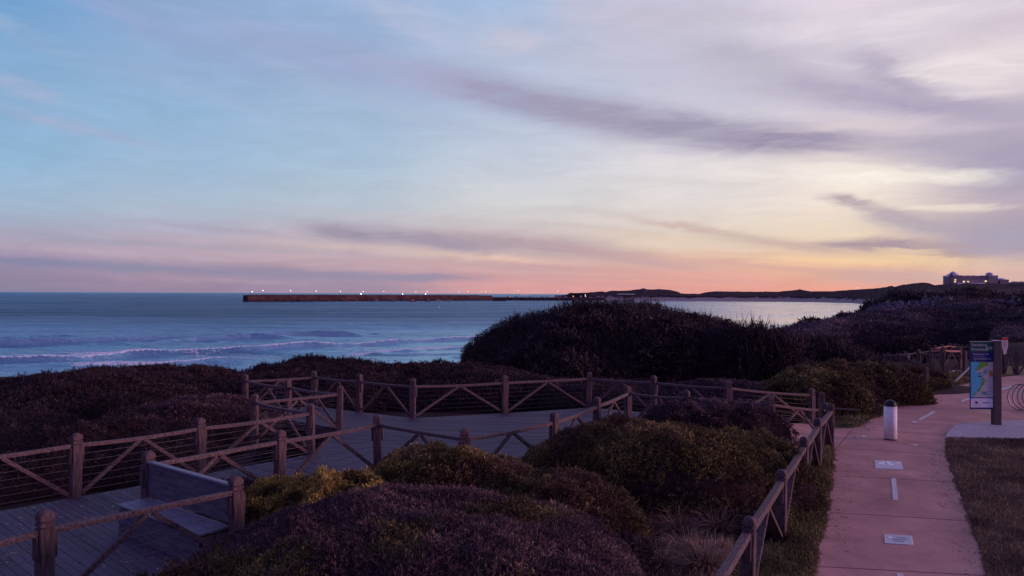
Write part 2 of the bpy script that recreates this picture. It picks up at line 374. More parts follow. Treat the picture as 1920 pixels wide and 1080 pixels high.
def npmesh(name, V, Fq, mats, parent=None, smooth=False, tone=None, mi=None, extra=None):
    me = bpy.data.meshes.new(name); k = Fq.shape[1]
    me.vertices.add(len(V)); me.vertices.foreach_set('co', np.ascontiguousarray(V, np.float32).ravel())
    me.loops.add(Fq.size); me.loops.foreach_set('vertex_index', np.ascontiguousarray(Fq, np.int32).ravel())
    me.polygons.add(len(Fq)); me.polygons.foreach_set('loop_start', np.arange(0, Fq.size, k, dtype=np.int32))
    try: me.polygons.foreach_set('loop_total', np.full(len(Fq), k, np.int32))
    except Exception: pass
    o = link(name, me, mats, parent)
    if mi is not None: me.polygons.foreach_set('material_index', mi.astype(np.int32))
    me.update(calc_edges=True)
    me.polygons.foreach_set('use_smooth', np.full(len(Fq), smooth))
    if tone is not None:
        a = me.attributes.new('tone', 'FLOAT', 'FACE'); a.data.foreach_set('value', tone.astype(np.float32))
    if extra is not None:
        for nm, arr in extra.items():
            a = me.attributes.new(nm, 'FLOAT', 'POINT'); a.data.foreach_set('value', arr.astype(np.float32))
    me.validate(); me.update()
    return o
def ground_mat():
    m = mat('sandy_soil_and_grass', (.038, .020, .026), .95, .1, nscale=.35, var=.3, bump=.5, bscale=14, col2=(.06, .035, .038), detail=12)
    return m
g = grid('ground', np.concatenate([np.linspace(-420, -100, 24), np.linspace(-97, 120, 218), np.linspace(125, 330, 40)]), np.concatenate([np.linspace(-60, -3, 12), np.linspace(-2, 130, 190), np.linspace(132, 420, 70)]),
         lambda x, y: gh(x, y) - .0, ground_mat())
tag(g, kind='structure')

# lawn sheets: the mown grass by the path
def turf(name, pxs, matl, z=.004):
    mb = MB(); mb.poly([tuple(at_z(a, b, z)) for a, b in pxs]); o = mb.build(name, matl); tag(o, kind='structure'); return o
M_LAWN = mat('lawn', (.15, .095, .10), .95, .1, nscale=2.2, var=.35, bump=.7, bscale=40, detail=12, col2=(.19, .13, .12))

# ------------------------------------------------------------------ sea
def build_sea():
    azs = np.radians(np.concatenate([np.linspace(-75, -38, 60), np.linspace(-37.8, 40, 640), np.linspace(41, 75, 40)]))
    ds = np.concatenate([np.linspace(60, 100, 40), np.linspace(100.5, 270, 330), 270 * np.geomspace(1.012, 260, 190)])
    A, D = np.meshgrid(azs, ds); X = D * np.tan(A); Y = D.copy()
    Z = np.full(X.shape, SEA); foam = np.zeros(X.shape)
    # breakers: px polyline, wave height, width(m), foam amount at the ends
    def line(pts):
        P = [at_z(a, b, SEA) for a, b in pts]; return P
    waves = [
      ([(-500, 705), (0, 681), (150, 676), (240, 667), (480, 658), (700, 647), (880, 636), (1100, 626)], 1.0, 1.9, [(0, 1.15), (250, 1.15), (310, .75), (480, .62), (700, .66), (880, .6), (1100, .4)]),
      ([(-400, 752), (0, 708), (195, 693), (300, 688), (420, 680), (520, 677)], .7, 1.8, [(0, 0), (180, .0), (196, 1.2), (400, 1.0), (430, .3), (520, .2)]),
      ([(-500, 664), (0, 647), (120, 644), (350, 637), (560, 630), (700, 628)], 1.25, 1.7, [(0, 0), (2000, 0)]),
      ([(-300, 640), (0, 636), (110, 632), (180, 633)], .8, 1.6, [(0, 0), (2000, 0)]),
      ([(280, 644), (420, 636), (470, 634), (560, 634)], 1.3, 1.6, [(0, 0), (2000, 0)]),
      ([(620, 668), (740, 661), (860, 655), (960, 650)], .35, 1.6, [(0, .3), (700, .55), (860, .6), (960, .4)]),
      ([(100, 602), (400, 598), (700, 597)], .35, 4, [(0, 0), (2000, 0)]),
      ([(600, 618), (800, 610), (960, 606)], .35, 3, [(0, 0), (2000, 0)]),
      ([(360, 557.5), (465, 557.5)], 1.2, 10, [(0, 0), (2000, 0)]),
      ([(0, 690), (120, 686), (240, 682)], .3, 1.4, [(0, .1), (2000, .1)]),
      ([(1380, 596), (1470, 592), (1540, 586), (1585, 580)], .35, 1.4, [(0, .2), (2000, .4)]), ([(1330, 584), (1440, 580), (1500, 576), (1560, 573)], .5, 2.5, [(0, 0), (2000, 0)]), ([(1300, 574), (1380, 572), (1450, 571), (1490, 569)], .6, 5, [(0, 0), (2000, 0)]), ([(1300, 604), (1400, 602), (1480, 603)], .25, 1.2, [(0, .2), (2000, .2)]),
    ]
    for pts, hgt, wd, fo in waves:
        P = line(pts); best = np.full(X.shape, 1e9); par = np.zeros(X.shape); fpx = np.zeros(X.shape)
        for i, (a, b) in enumerate(zip(P, P[1:])):
            vx, vy = b.x - a.x, b.y - a.y; ll = vx * vx + vy * vy
            t = np.clip(((X - a.x) * vx + (Y - a.y) * vy) / ll, 0, 1)
            qx = X - a.x - t * vx; qy = Y - a.y - t * vy
            d = np.hypot(qx, qy); sg = np.sign(vx * qy - vy * qx)
            m = d < best; best = np.where(m, d, best); par = np.where(m, sg * d, par)
            fpx = np.where(m, pts[i][0] + t * (pts[i + 1][0] - pts[i][0]), fpx)
        par = par + (fbm(X * .05, Y * .05, 5) - .5) * 1.8
        endf = np.clip((fpx - pts[0][0] - 1) / 60, 0, 1) * np.clip((pts[-1][0] - fpx - 1) / 60, 0, 1)
        # steep shoreward face (par<0), long back (par>0)
        s = np.where(par < 0, np.exp(-(par / (wd * .75)) ** 2), np.exp(-(par / (wd * 1.1)) ** 2))
        Z += hgt * s * (.65 + .6 * fbm(X * .1, Y * .1, 9)) * endf
        fa = np.interp(fpx, [q[0] for q in fo], [q[1] for q in fo])
        lace = fbm(X * .9, Y * .5, 21)
        fm = np.where(par < 0, np.exp(-(par / (wd * .35)) ** 4) * (par > -wd * .2), np.exp(-(par / (wd * 2.6)) ** 2)) * fa * endf
        trail = np.exp(-np.clip(par, 0, 99) / (3.6 * wd)) * (par > 0) * np.clip(fa * 1.5 - .25, 0, 1.3) * endf
        foam = np.maximum(foam, np.maximum(fm * (.6 + .8 * lace), trail * (.35 + 1.1 * lace)))
    foam = np.maximum(foam, .22 * np.clip(fbm(X * .10 + Y * .02, Y * .5, 61, 4) - .46, 0, 1) * 3.2 * np.clip((230 - D) / 90, 0, 1) * (X < 40))
    # small chop
    ch = np.clip(1 - (D - 90) / 900, .0, 1)
    Z += (fbm(X * .16, Y * .55, 31) - .5) * .55 * ch + (fbm(X * .03, Y * .12, 37) - .5) * 1.2 * np.clip(1 - (D - 90) / 3000, .1, 1)
    # bay: swirls of spent surf
    n, m_ = X.shape; V = np.stack([X, Y, Z], -1).reshape(-1, 3); I = np.arange(n * m_).reshape(n, m_)
    Fq = np.stack([I[:-1, :-1], I[:-1, 1:], I[1:, 1:], I[1:, :-1]], -1).reshape(-1, 4)
    m = bpy.data.materials.new('sea_water'); m.use_nodes = True; t = m.node_tree; b = t.nodes['Principled BSDF']; nn = t.nodes; ll = t.links
    tc = nn.new('ShaderNodeNewGeometry')
    def nz(sc, stre, det=4, ro=.6):
        mpn = nn.new('ShaderNodeMapping'); mpn.inputs['Scale'].default_value = stre; mpn.inputs['Rotation'].default_value = (0, 0, .25); ll.new(tc.outputs['Position'], mpn.inputs[0])
        q = nn.new('ShaderNodeTexNoise'); q.inputs['Scale'].default_value = sc; q.inputs['Detail'].default_value = det; q.inputs['Roughness'].default_value = ro
        ll.new(mpn.outputs[0], q.inputs['Vector']); return q.outputs[0]
    h1 = nz(.55, (.6, 1.3, 1), 6, .68); h2 = nz(.06, (.4, 1.9, 1), 7, .66)
    ad = nn.new('ShaderNodeMath'); ad.operation = 'MULTIPLY_ADD'; ll.new(h2, ad.inputs[0]); ad.inputs[1].default_value = 4.0; ll.new(h1, ad.inputs[2])
    bp = nn.new('ShaderNodeBump'); bp.inputs['Strength'].default_value = 1.0; bp.inputs['Distance'].default_value = 3.2
    ll.new(ad.outputs[0], bp.inputs['Height'])
    ca = nn.new('ShaderNodeAttribute'); ca.attribute_name = 'calm'; CALM = ca.outputs['Fac']
    def mr2(x, a, b_):
        q = nn.new('ShaderNodeMapRange'); ll.new(x, q.inputs[0]); q.inputs[3].default_value = a; q.inputs[4].default_value = b_; return q.outputs[0]
    ll.new(mr2(CALM, 1.0, .05), bp.inputs['Strength'])
    df = nn.new('ShaderNodeBsdfDiffuse'); dr = nn.new('ShaderNodeValToRGB'); na = nn.new('ShaderNodeMath'); na.operation = 'MULTIPLY_ADD'; ll.new(nz(.035, (.35, 1.8, 1), 8, .72), na.inputs[0]); na.inputs[1].default_value = .5
    nb_ = nn.new('ShaderNodeMath'); nb_.operation = 'MULTIPLY'; ll.new(nz(.005, (.35, 2.4, 1), 9, .78), nb_.inputs[0]); nb_.inputs[1].default_value = .5; ll.new(nb_.outputs[0], na.inputs[2]); ll.new(na.outputs[0], dr.inputs[0]); sa = nn.new('ShaderNodeAttribute'); sa.attribute_name = 'shore_sheen'; sx = nn.new('ShaderNodeMix'); sx.data_type = 'RGBA'; ll.new(sa.outputs['Fac'], sx.inputs[0]); ll.new(dr.outputs[0], sx.inputs[6]); sx.inputs[7].default_value = (.40, .66, .86, 1)  # sky sheen near the shore put into the diffuse colour as paler water
    dr.color_ramp.elements[0].position = .40; dr.color_ramp.elements[1].position = .60; dr.color_ramp.elements[0].color = (.02, .10, .24, 1); dr.color_ramp.elements[1].color = (.24, .44, .66, 1); ll.new(sx.outputs[2], df.inputs[0])
    rv = nn.new('ShaderNodeMapRange'); ll.new(nz(.05, (.3, 2.2, 1), 7, .7), rv.inputs[0]); rv.inputs[1].default_value = .35; rv.inputs[2].default_value = .65; rv.inputs[3].default_value = .05; rv.inputs[4].default_value = .30; ll.new(bp.outputs[0], df.inputs['Normal'])
    gl = nn.new('ShaderNodeBsdfGlossy'); ll.new(rv.outputs[0], gl.inputs['Roughness']); ll.new(bp.outputs[0], gl.inputs['Normal'])
    tn = nn.new('ShaderNodeMix'); tn.data_type = 'RGBA'; ba = nn.new('ShaderNodeAttribute'); ba.attribute_name = 'bay'; ll.new(ba.outputs['Fac'], tn.inputs[0]); tn.inputs[6].default_value = (.64, .92, 1.0, 1); tn.inputs[7].default_value = (1, .98, .98, 1); ll.new(tn.outputs[2], gl.inputs[0])
    fz = nn.new('ShaderNodeFresnel'); fz.inputs[0].default_value = 1.33; ll.new(bp.outputs[0], fz.inputs['Normal'])
    fq = nn.new('ShaderNodeMath'); fq.operation = 'MULTIPLY'; ll.new(fz.outputs[0], fq.inputs[0]); ll.new(mr2(CALM, 1.0, 1.0), fq.inputs[1])
    wat = nn.new('ShaderNodeMixShader'); ll.new(fq.outputs[0], wat.inputs[0]); ll.new(df.outputs[0], wat.inputs[1]); ll.new(gl.outputs[0], wat.inputs[2])
    at = nn.new('ShaderNodeAttribute'); at.attribute_name = 'foam'
    lace = nz(2.2, (1, 1, 1), 6, .7)
    mr = nn.new('ShaderNodeMath'); mr.operation = 'SUBTRACT'; ll.new(at.outputs['Fac'], mr.inputs[0])
    l2 = nn.new('ShaderNodeMapRange'); ll.new(lace, l2.inputs[0]); l2.inputs[1].default_value = .25; l2.inputs[2].default_value = .75; l2.inputs[3].default_value = -.1; l2.inputs[4].default_value = .55
    ll.new(l2.outputs[0], mr.inputs[1])
    fr = nn.new('ShaderNodeMapRange'); ll.new(mr.outputs[0], fr.inputs[0]); fr.inputs[1].default_value = -.05; fr.inputs[2].default_value = .14; fr.interpolation_type = 'SMOOTHSTEP'
    fb = nn.new('ShaderNodeBsdfDiffuse'); fb.inputs[0].default_value = (.93, .90, .95, 1)
    mx = nn.new('ShaderNodeMixShader'); ll.new(fr.outputs[0], mx.inputs[0]); ll.new(wat.outputs[0], mx.inputs[1]); ll.new(fb.outputs[0], mx.inputs[2])
    ll.new(mx.outputs[0], nn['Material Output'].inputs[0])
    o = npmesh('sea', V, Fq, m, smooth=True, extra={'foam': foam.ravel(), 'bay': sstep(.0, .34, X / Y).ravel(), 'shore_sheen': (.35 * (1 - sstep(150, 420, D)) * (.45 + .9 * np.clip(fbm(X * .05, Y * .35, 71, 4) - .3, 0, 1)) * 1.0).clip(0, 1).ravel(), 'calm': np.clip(sstep(.02, .36, X / Y) * .75 + .22 * sstep(-.45, .0, X / Y) + .72 * (1 - sstep(140, 400, D)), 0, 1).ravel()})
    tag(o, kind='structure')
build_sea()
# ------------------------------------------------------------------ far hills round the bay
def ip(x, t): return np.interp(x, [a for a, b in t], [b for a, b in t])
RIDGE = [(1040, 556.5), (1062, 554), (1068, 549.5), (1100, 548.6), (1130, 546.5), (1136, 547.8), (1144, 545.5), (1178, 545), (1200, 542.3), (1206, 540.2), (1214, 542.6), (1236, 542.3), (1262, 546), (1272, 547.5), (1276, 550.5), (1310, 551), (1322, 548), (1340, 546), (1400, 547), (1460, 547), (1500, 543), (1520, 546), (1560, 546), (1600, 543), (1640, 540.5), (1680, 538), (1705, 533), (1725, 531), (1740, 530), (1752, 534.5), (1780, 532), (1900, 534), (1960, 532), (2300, 528)]
RD = [(1040, 1420), (1300, 1420), (1500, 1400), (1640, 1100), (1700, 820), (1780, 700), (1960, 650), (2300, 600)]
SD = [(1040, 1290), (1110, 1260), (1300, 1180), (1500, 1165), (1600, 1010), (1640, 800), (1656, 480), (1700, 240), (1760, 200), (2300, 200)]
def build_hills():
    pxs = np.concatenate([np.arange(1040, 1700, 3.0), np.arange(1700, 2300, 6.0)]); ts = np.concatenate([np.linspace(-.06, 1, 70), np.linspace(1.06, 2, 12)])
    PX, T = np.meshgrid(pxs, ts); sd_ = ip(PX, SD); rd = ip(PX, RD)
    D = np.where(T <= 1, sd_ + (rd - sd_) * T, rd + (T - 1) * 350); X = (PX - 960) / F * D
    hz = hor(PX); yr = ip(PX, RIDGE); zr = 4.2 + (hz - yr) * rd / F
    land = sstep(1640, 1690, PX)
    tt = np.clip(T, 0, 1)
    sandz = np.interp(tt, [0, .28, .36, .5, 1], [-7.0, -4.6, -2.5, 1.5, 1.5])
    farz = sandz * (1 - sstep(.5, 1, tt)) + zr * sstep(.42, 1, tt) * 1.0
    farz = np.where(tt > .42, 1.5 + (zr - 1.5) * sstep(.42, 1.0, tt), sandz)
    nearz = 3.6 + (zr - 3.6) * tt ** 1.25
    Z = farz * (1 - land) + nearz * land
    rough = (fbm(X * .03, D * .03, 41, 5) - .5) * 6 * sstep(.3, .6, tt) + (vn(X * .16, D * .1, 45) - .5) * 2.4 * sstep(.3, .6, tt)
    Z = Z + rough * np.where(T > .97, .22, 1) * (.6 + .4 * land)
    Z = np.where(T < 0, Z - 3, Z); Z = np.where(T > 1, zr - (T - 1) * 22, Z)
    n, m_ = X.shape; V = np.stack([X, D, Z], -1).reshape(-1, 3); I = np.arange(n * m_).reshape(n, m_)
    Fq = np.stack([I[:-1, :-1], I[:-1, 1:], I[1:, 1:], I[1:, :-1]], -1).reshape(-1, 4)
    m = bpy.data.materials.new('scrubby_dunes'); m.use_nodes = True; t = m.node_tree; b = t.nodes['Principled BSDF']; nn = t.nodes; ll = t.links
    ge = nn.new('ShaderNodeNewGeometry'); sp = nn.new('ShaderNodeSeparateXYZ'); ll.new(ge.outputs['Position'], sp.inputs[0])
    q = nn.new('ShaderNodeTexNoise'); q.inputs['Scale'].default_value = .05; q.inputs['Detail'].default_value = 8; q.inputs['Roughness'].default_value = .7; ll.new(ge.outputs['Position'], q.inputs['Vector'])
    ad = nn.new('ShaderNodeMath'); ad.operation = 'MULTIPLY_ADD'; ll.new(q.outputs[0], ad.inputs[0]); ad.inputs[1].default_value = -16; ll.new(sp.outputs[2], ad.inputs[2])
    mr = nn.new('ShaderNodeMapRange'); ll.new(ad.outputs[0], mr.inputs[0]); mr.inputs[1].default_value = -10.2; mr.inputs[2].default_value = -8.8
    r = nn.new('ShaderNodeValToRGB'); r.color_ramp.elements[0].color = (.026, .011, .026, 1); r.color_ramp.elements[1].color = (.055, .025, .048, 1); r.color_ramp.elements[0].position = .35; r.color_ramp.elements[1].position = .7
    q2 = nn.new('ShaderNodeTexNoise'); q2.inputs['Scale'].default_value = .2; q2.inputs['Detail'].default_value = 8; ll.new(ge.outputs['Position'], q2.inputs['Vector']); ll.new(q2.outputs[0], r.inputs[0])
    mx = nn.new('ShaderNodeMix'); mx.data_type = 'RGBA'; ll.new(mr.outputs[0], mx.inputs[0]); mx.inputs[6].default_value = (.30, .24, .27, 1); ll.new(r.outputs[0], mx.inputs[7])
    ll.new(mx.outputs[2], b.inputs['Base Color']); b.inputs['Roughness'].default_value = .95; b.inputs['Specular IOR Level'].default_value = .1
    bp = nn.new('ShaderNodeBump'); bp.inputs['Distance'].default_value = 3; bp.inputs['Strength'].default_value = .8; ll.new(q2.outputs[0], bp.inputs['Height']); ll.new(bp.outputs[0], b.inputs['Normal'])
    o = npmesh('hills', V, Fq, m, smooth=True); tag(o, kind='structure')
build_hills()

# ------------------------------------------------------------------ path and lawns
turf('lawn', [(1550, 1500), (1560, 1080), (1700, 900), (1740, 818), (1800, 800), (2100, 800), (2700, 830), (3400, 1500)], M_LAWN, .002)
turf('grass_verge', [(1100, 1500), (1290, 1080), (1560, 810), (1490, 795), (1600, 760), (1700, 722), (1770, 700), (1990, 690), (2100, 720), (1800, 800), (1640, 1080), (1640, 1500)], mat('verge_grass', (.11, .10, .055), .95, .1, nscale=3, var=.35, bump=.7, bscale=40, detail=12), .006)
turf('far_lawn', [(1865, 702), (1868, 668), (1900, 655), (2100, 652), (2100, 700)], mat('far_lawn_green', (.16, .13, .06), .95, .1, nscale=2, var=.3), .01)
def path():
    left = [(1365, 1500), (1524, 1080), (1533, 1040), (1545, 990), (1553, 950), (1559, 905), (1562, 870), (1561, 842), (1556, 833), (1480, 836), (1480, 806), (1598, 803)]
    left2 = [(1640, 783), (1680, 765), (1720, 749), (1760, 735), (1800, 721), (1850, 711), (1920, 702), (2010, 697), (2100, 694)]
    right = [(2100, 760), (1990, 790), (1900, 791), (1802, 795), (1775, 812), (1773, 832), (1778, 862), (1790, 898), (1806, 940), (1822, 985), (1838, 1030), (1853, 1080), (1960, 1500)]
    def rough(P, a=.032, st=.13):
        out = []
        for p, q in zip(P, P[1:]):
            n = max(1, int(min((q - p).length, 12) / st)) if p.length < 40 else 1
            for i in range(n): out.append(p.lerp(q, i / n) + Vector((random.uniform(-a, a), random.uniform(-a, a), 0)))
        return out + [P[-1]]
    Lp = rough([at_z(a, b, .012) for a, b in left + left2]); Rp = rough([at_z(a, b, .012) for a, b in right])
    mb = MB(); mb.poly([tuple(p) for p in Lp + Rp]); me = mb.mesh('path')
    bm = bmesh.new(); bm.from_mesh(me); bmesh.ops.triangulate(bm, faces=bm.faces); bmesh.ops.recalc_face_normals(bm, faces=bm.faces)
    for f in bm.faces:
        if f.normal.z < 0: f.normal_flip()
    bm.to_mesh(me); bm.free(); o = link('path', me, M_PATH); tag(o, kind='structure')
    # control joints sawn across the slab
    mb = MB()
    for a, b, c_, d in [(1530, 1061.5, 1850, 1079), (1556, 960.5, 1815, 976), (1563, 892, 1789, 903.5), (1563, 839, 1774, 853), (1602, 804, 1776, 815.5), (1655, 781, 1800, 791), (1700, 763, 1830, 771), (1600, 803.5, 1572, 836)]:
        p = at_z(a, b, .016); q = at_z(c_, d, .016); t = (q - p).normalized(); s = Vector((-t.y, t.x, 0)) * .009
        mb.poly([tuple(p - s), tuple(q - s), tuple(q + s), tuple(p + s)])
    tag(mb.build('path_joints', M_JOINT), kind='structure')
path()
def slab():
    mb = MB(); P = [at_z(a, b, .05) for a, b in [(1773, 819), (1776, 811), (1790, 797), (1812, 793), (1930, 787), (2150, 782), (2150, 832), (1925, 822)]]
    mb.poly([tuple(p) for p in P], z1=-.1); o = mb.build('concrete_slab', M_PATHB); tag(o, kind='structure')
slab()
# painted marks and plates set into the path
def marking(name, pts, z, matl, label, cat, group=None):
    P = [at_z(a, b, z) for a, b in pts]; c0 = sum(P, Vector()) / len(P)
    mb = MB(); mb.poly([tuple(p - c0) for p in P], z1=None)
    V = mb.v; mb = MB(); mb.poly([(v[0], v[1], 0) for v in V], z1=-.003); o = mb.build(name, matl); o.location = c0
    return tag(o, label, cat, group)
GL = 'white dashes down the middle of the path'
marking('centre_line_dash', [(1671, 897), (1679.5, 897), (1682, 915), (1684, 937), (1674.5, 937.5), (1673, 918)], .02, M_WHITE, 'long curved white dash between the two metal plates on the path', 'road marking', GL)
marking('centre_line_dash', [(1682, 1075), (1694, 1075), (1696, 1120), (1683, 1120)], .02, M_WHITE, 'white dash cut off by the bottom edge, below the rounded plate', 'road marking', GL)
marking('centre_line_dash', [(1721, 786), (1750, 770.5), (1754.5, 772), (1727, 787.5)], .02, M_WHITE, 'slanting white dash just right of the bollard', 'road marking', GL)
marking('centre_line_dash', [(1801, 751), (1825, 743), (1828, 744.5), (1805, 753)], .02, M_WHITE, 'slanting white dash partly behind the map panel', 'road marking', GL)
marking('centre_line_dash', [(1874, 729), (1902, 722), (1905, 723.5), (1877, 731)], .02, M_WHITE, 'white dash behind the bike rack, beyond the sign post', 'road marking', GL)
def arrowmark(px, py, flip, label):
    c0 = at_z(px, py, .02); mb = MB(); s = flip
    mb.poly([(-.12, -.05 * s), (-.02, .16 * s), (.10, .10 * s), (.15, -.03 * s), (.06, .03 * s), (-.02, -.02 * s)] if False else [(-.13, -.08), (-.1, .06), (0, .14), (.1, .1), (.14, -.03), (.05, .0), (-.02, -.05)], z0=0, z1=-.003)
    o = mb.build('painted_symbol', M_WHITE); o.location = c0; o.rotation_euler.z = 0 if s > 0 else PI
    tag(o, label, 'road marking', 'small painted symbols round the bollard')
arrowmark(1622, 818, 1, 'small worn white symbol left of the bollard on the path')
arrowmark(1713, 833.5, -1, 'small worn white symbol right of the bollard base')
marking('painted_symbol', [(1709, 789.5), (1719, 789.5), (1719.5, 792.5), (1709, 792.5)], .02, M_WHITE, 'tiny pale painted rectangle beyond the bollard near the slanting dash', 'road marking', 'small painted symbols round the bollard')

M_PLATE = mat('dull_metal_plate', (.55, .54, .62), .6, .4, .0, nscale=6, var=.14)
M_PLATEL = mat('pale_plate_relief', (.85, .83, .9), .6, .4)
M_PLATED = mat('dark_plate_lettering', (.22, .20, .28), .6, .3)
def text_mesh(name, s, size, matl, parent, loc, rot=(0, 0, 0), align='LEFT', ext=.0008, mir=None):
    cu = bpy.data.curves.new(name, 'FONT'); cu.body = s; cu.size = size; cu.align_x = align; cu.extrude = ext; cu.resolution_u = 2
    t = bpy.data.objects.new(name, cu); COL.objects.link(t); dg = bpy.context.evaluated_depsgraph_get(); dg.update()
    me = bpy.data.meshes.new_from_object(t.evaluated_get(dg)); bpy.data.objects.remove(t); bpy.data.curves.remove(cu)
    me.materials.clear(); o = link(name, me, matl, parent); o.location = loc; o.rotation_euler = rot; return o
def plates():
    # square plate with raised figures
    a, b, d = at_z(1640, 862.5, .02), at_z(1690, 865, .02), at_z(1694, 880, .02); e_ = at_z(1641.5, 878, .02)
    c0 = (a + b + d + e_) / 4; t = empty('path_plate', c0, 0, 'square-cornered metal plate with pale raised figures, nearer the bollard', 'plate', 'metal plates set in the path')
    mb = MB(); mb.poly([(p.x - c0.x, p.y - c0.y, 0) for p in (a, b, d, e_)], z1=-.01); mb.build('panel', M_PLATE, t)
    class Skew:
        def __init__(s_, U, V, hu, hv): s_.U, s_.V = U / hu, V / hv
        def __call__(s_, x, y, z=0.0): q = s_.U * x + s_.V * y; return (q.x, q.y, z)
    K = Skew((b - a) / 2, (a - e_) / 2, .42, .30); mb = MB()
    for poly in ([(-.34, -.02), (-.30, .12), (-.22, .13), (-.20, .20), (-.12, .20), (-.12, -.04)], [(-.06, .24), (.04, .25), (.08, .14), (.14, .08), (.15, -.02), (.08, -.06), (-.04, .02)], [(.19, .08), (.22, .16), (.26, .16), (.27, .08)], [(.28, .18), (.30, .25), (.35, .22), (.36, .10), (.31, .09)]):
        mb.poly([K(x, y, .004) for x, y in poly], z1=.0005)
    mb.build('raised_figure', M_PLATEL, t)
    # rounded plate with lettering
    a, b, d, e_ = at_z(1659, 1002, .02), at_z(1710, 1005, .02), at_z(1712, 1021, .02), at_z(1659.5, 1018.5, .02)
    c0 = (a + b + d + e_) / 4
    t = empty('path_plate', c0, 0, 'round-cornered metal plate with worn lettering, nearest the camera', 'plate', 'metal plates set in the path')
    w, h = .30, .20; K = Skew((b - a) / 2, (a - e_) / 2, w, h)
    def rr(w, h, r, n=5):
        P = []
        for cx, cy, a0 in ((w - r, h - r, 0), (-w + r, h - r, 90), (-w + r, -h + r, 180), (w - r, -h + r, 270)):
            for i in range(n + 1): q = math.radians(a0 + 90 * i / n); P.append((cx + r * math.cos(q), cy + r * math.sin(q)))
        return P
    mb = MB(); mb.poly([K(x, y) for x, y in rr(w, h, .05)], z1=-.01); mb.build('panel', M_PLATE, t)
    mb = MB(); o_ = rr(w, h, .05); i_ = rr(w - .018, h - .018, .035); n = len(o_)
    mb.add([K(x, y, .003) for x, y in o_] + [K(x, y, .003) for x, y in i_], [(k, (k + 1) % n, n + (k + 1) % n, n + k) for k in range(n)]); mb.build('rim', M_PLATEL, t)
    mb = MB(); mb.poly([K(x, y, .004) for x, y in ((-.24, .03), (-.22, .10), (-.16, .10), (-.14, .05), (-.18, .02))], z1=.001); mb.build('emblem', M_PLATEL, t)
    mb = MB()
    for yy, x0, x1 in [(.08, -.06, .16), (.0, -.14, .20), (-.08, -.10, .12)]:
        x = x0
        mb = MB()
        while x < x1:
            wv = random.uniform(.014, .032); mb.poly([K(x, yy - .016, .004), K(x + wv, yy - .016, .004), K(x + wv, yy + .016, .004), K(x, yy + .016, .004)], z1=.001); x += wv + .01
        mb.build('lettering', M_PLATED, t)
plates()
# bollard
def bollard():
    p = at_z(1669.5, 824, .012); t = empty('bollard', p, 0, 'white cylindrical bollard with domed black cap standing mid-path', 'bollard')
    r = .175; mb = MB(); mb.lathe((0, 0, 0), [(r, .035), (r, .98)], 32); mb.build('body', mat('chalky_white_paint', (.90, .86, .88), .75, .3, nscale=9, var=.16, bump=.2), t)
    mb = MB(); mb.lathe((0, 0, 0), [(r - .012, 0), (r - .005, .03), (r - .02, .036)], 32); mb.build('base_ring', mat('dark_rubber', (.04, .035, .045), .8), t)
    prof = [(r + .008, .975), (r + .008, .99), (r - .004, 1.0)] + [((r - .012) * math.cos(a), 1.005 + .15 * math.sin(a)) for a in np.linspace(0, PI / 2 * .97, 9)]
    mb = MB(); mb.lathe((0, 0, 0), prof, 32); mb.build('cap', mat('glossy_black_paint', (.010, .008, .022), .5, .3), t)
bollard()

# ------------------------------------------------------------------ fences
def post_mesh(h=1.2, w=.085, cleat=True, deep=.7):
    mb = MB()
    prof = [(-deep, w), (h - .215, w), (h - .21, w - .02), (h - .19, w - .02), (h - .186, w), (h - .145, w), (h - .14, w - .02), (h - .12, w - .02), (h - .116, w), (h - .06, w - .003), (h - .025, w - .025), (h - .006, w - .055), (h, w - .075)]
    V = []; Fc = []
    for z, q in prof:
        c_ = min(.014, q * .4); V += [(q, -q + c_, z), (q, q - c_, z), (q - c_, q, z), (-q + c_, q, z), (-q, q - c_, z), (-q, -q + c_, z), (-q + c_, -q, z), (q - c_, -q, z)]
    for i in range(len(prof) - 1):
        for j in range(8): j2 = (j + 1) % 8; Fc.append((i * 8 + j, i * 8 + j2, i * 8 + 8 + j2, i * 8 + 8 + j))
    Fc += [tuple(range(7, -1, -1)), tuple((len(prof) - 1) * 8 + j for j in range(8))]
    mb.add(V, Fc)
    if cleat:
        for s in (-1, 1): mb.box((s * (w + .018), 0, h - .42), (.036, .10, .30), bev=.008)
    return mb.mesh('post')
PM = post_mesh(); PM.materials.append(M_WOOD)
PMS = post_mesh(1.2, .075, False); PMS.materials.append(M_WOOD)
def wob(p, a=.006): return Vector(p) + Vector((random.uniform(-a, a), random.uniform(-a, a), random.uniform(-a, a)))
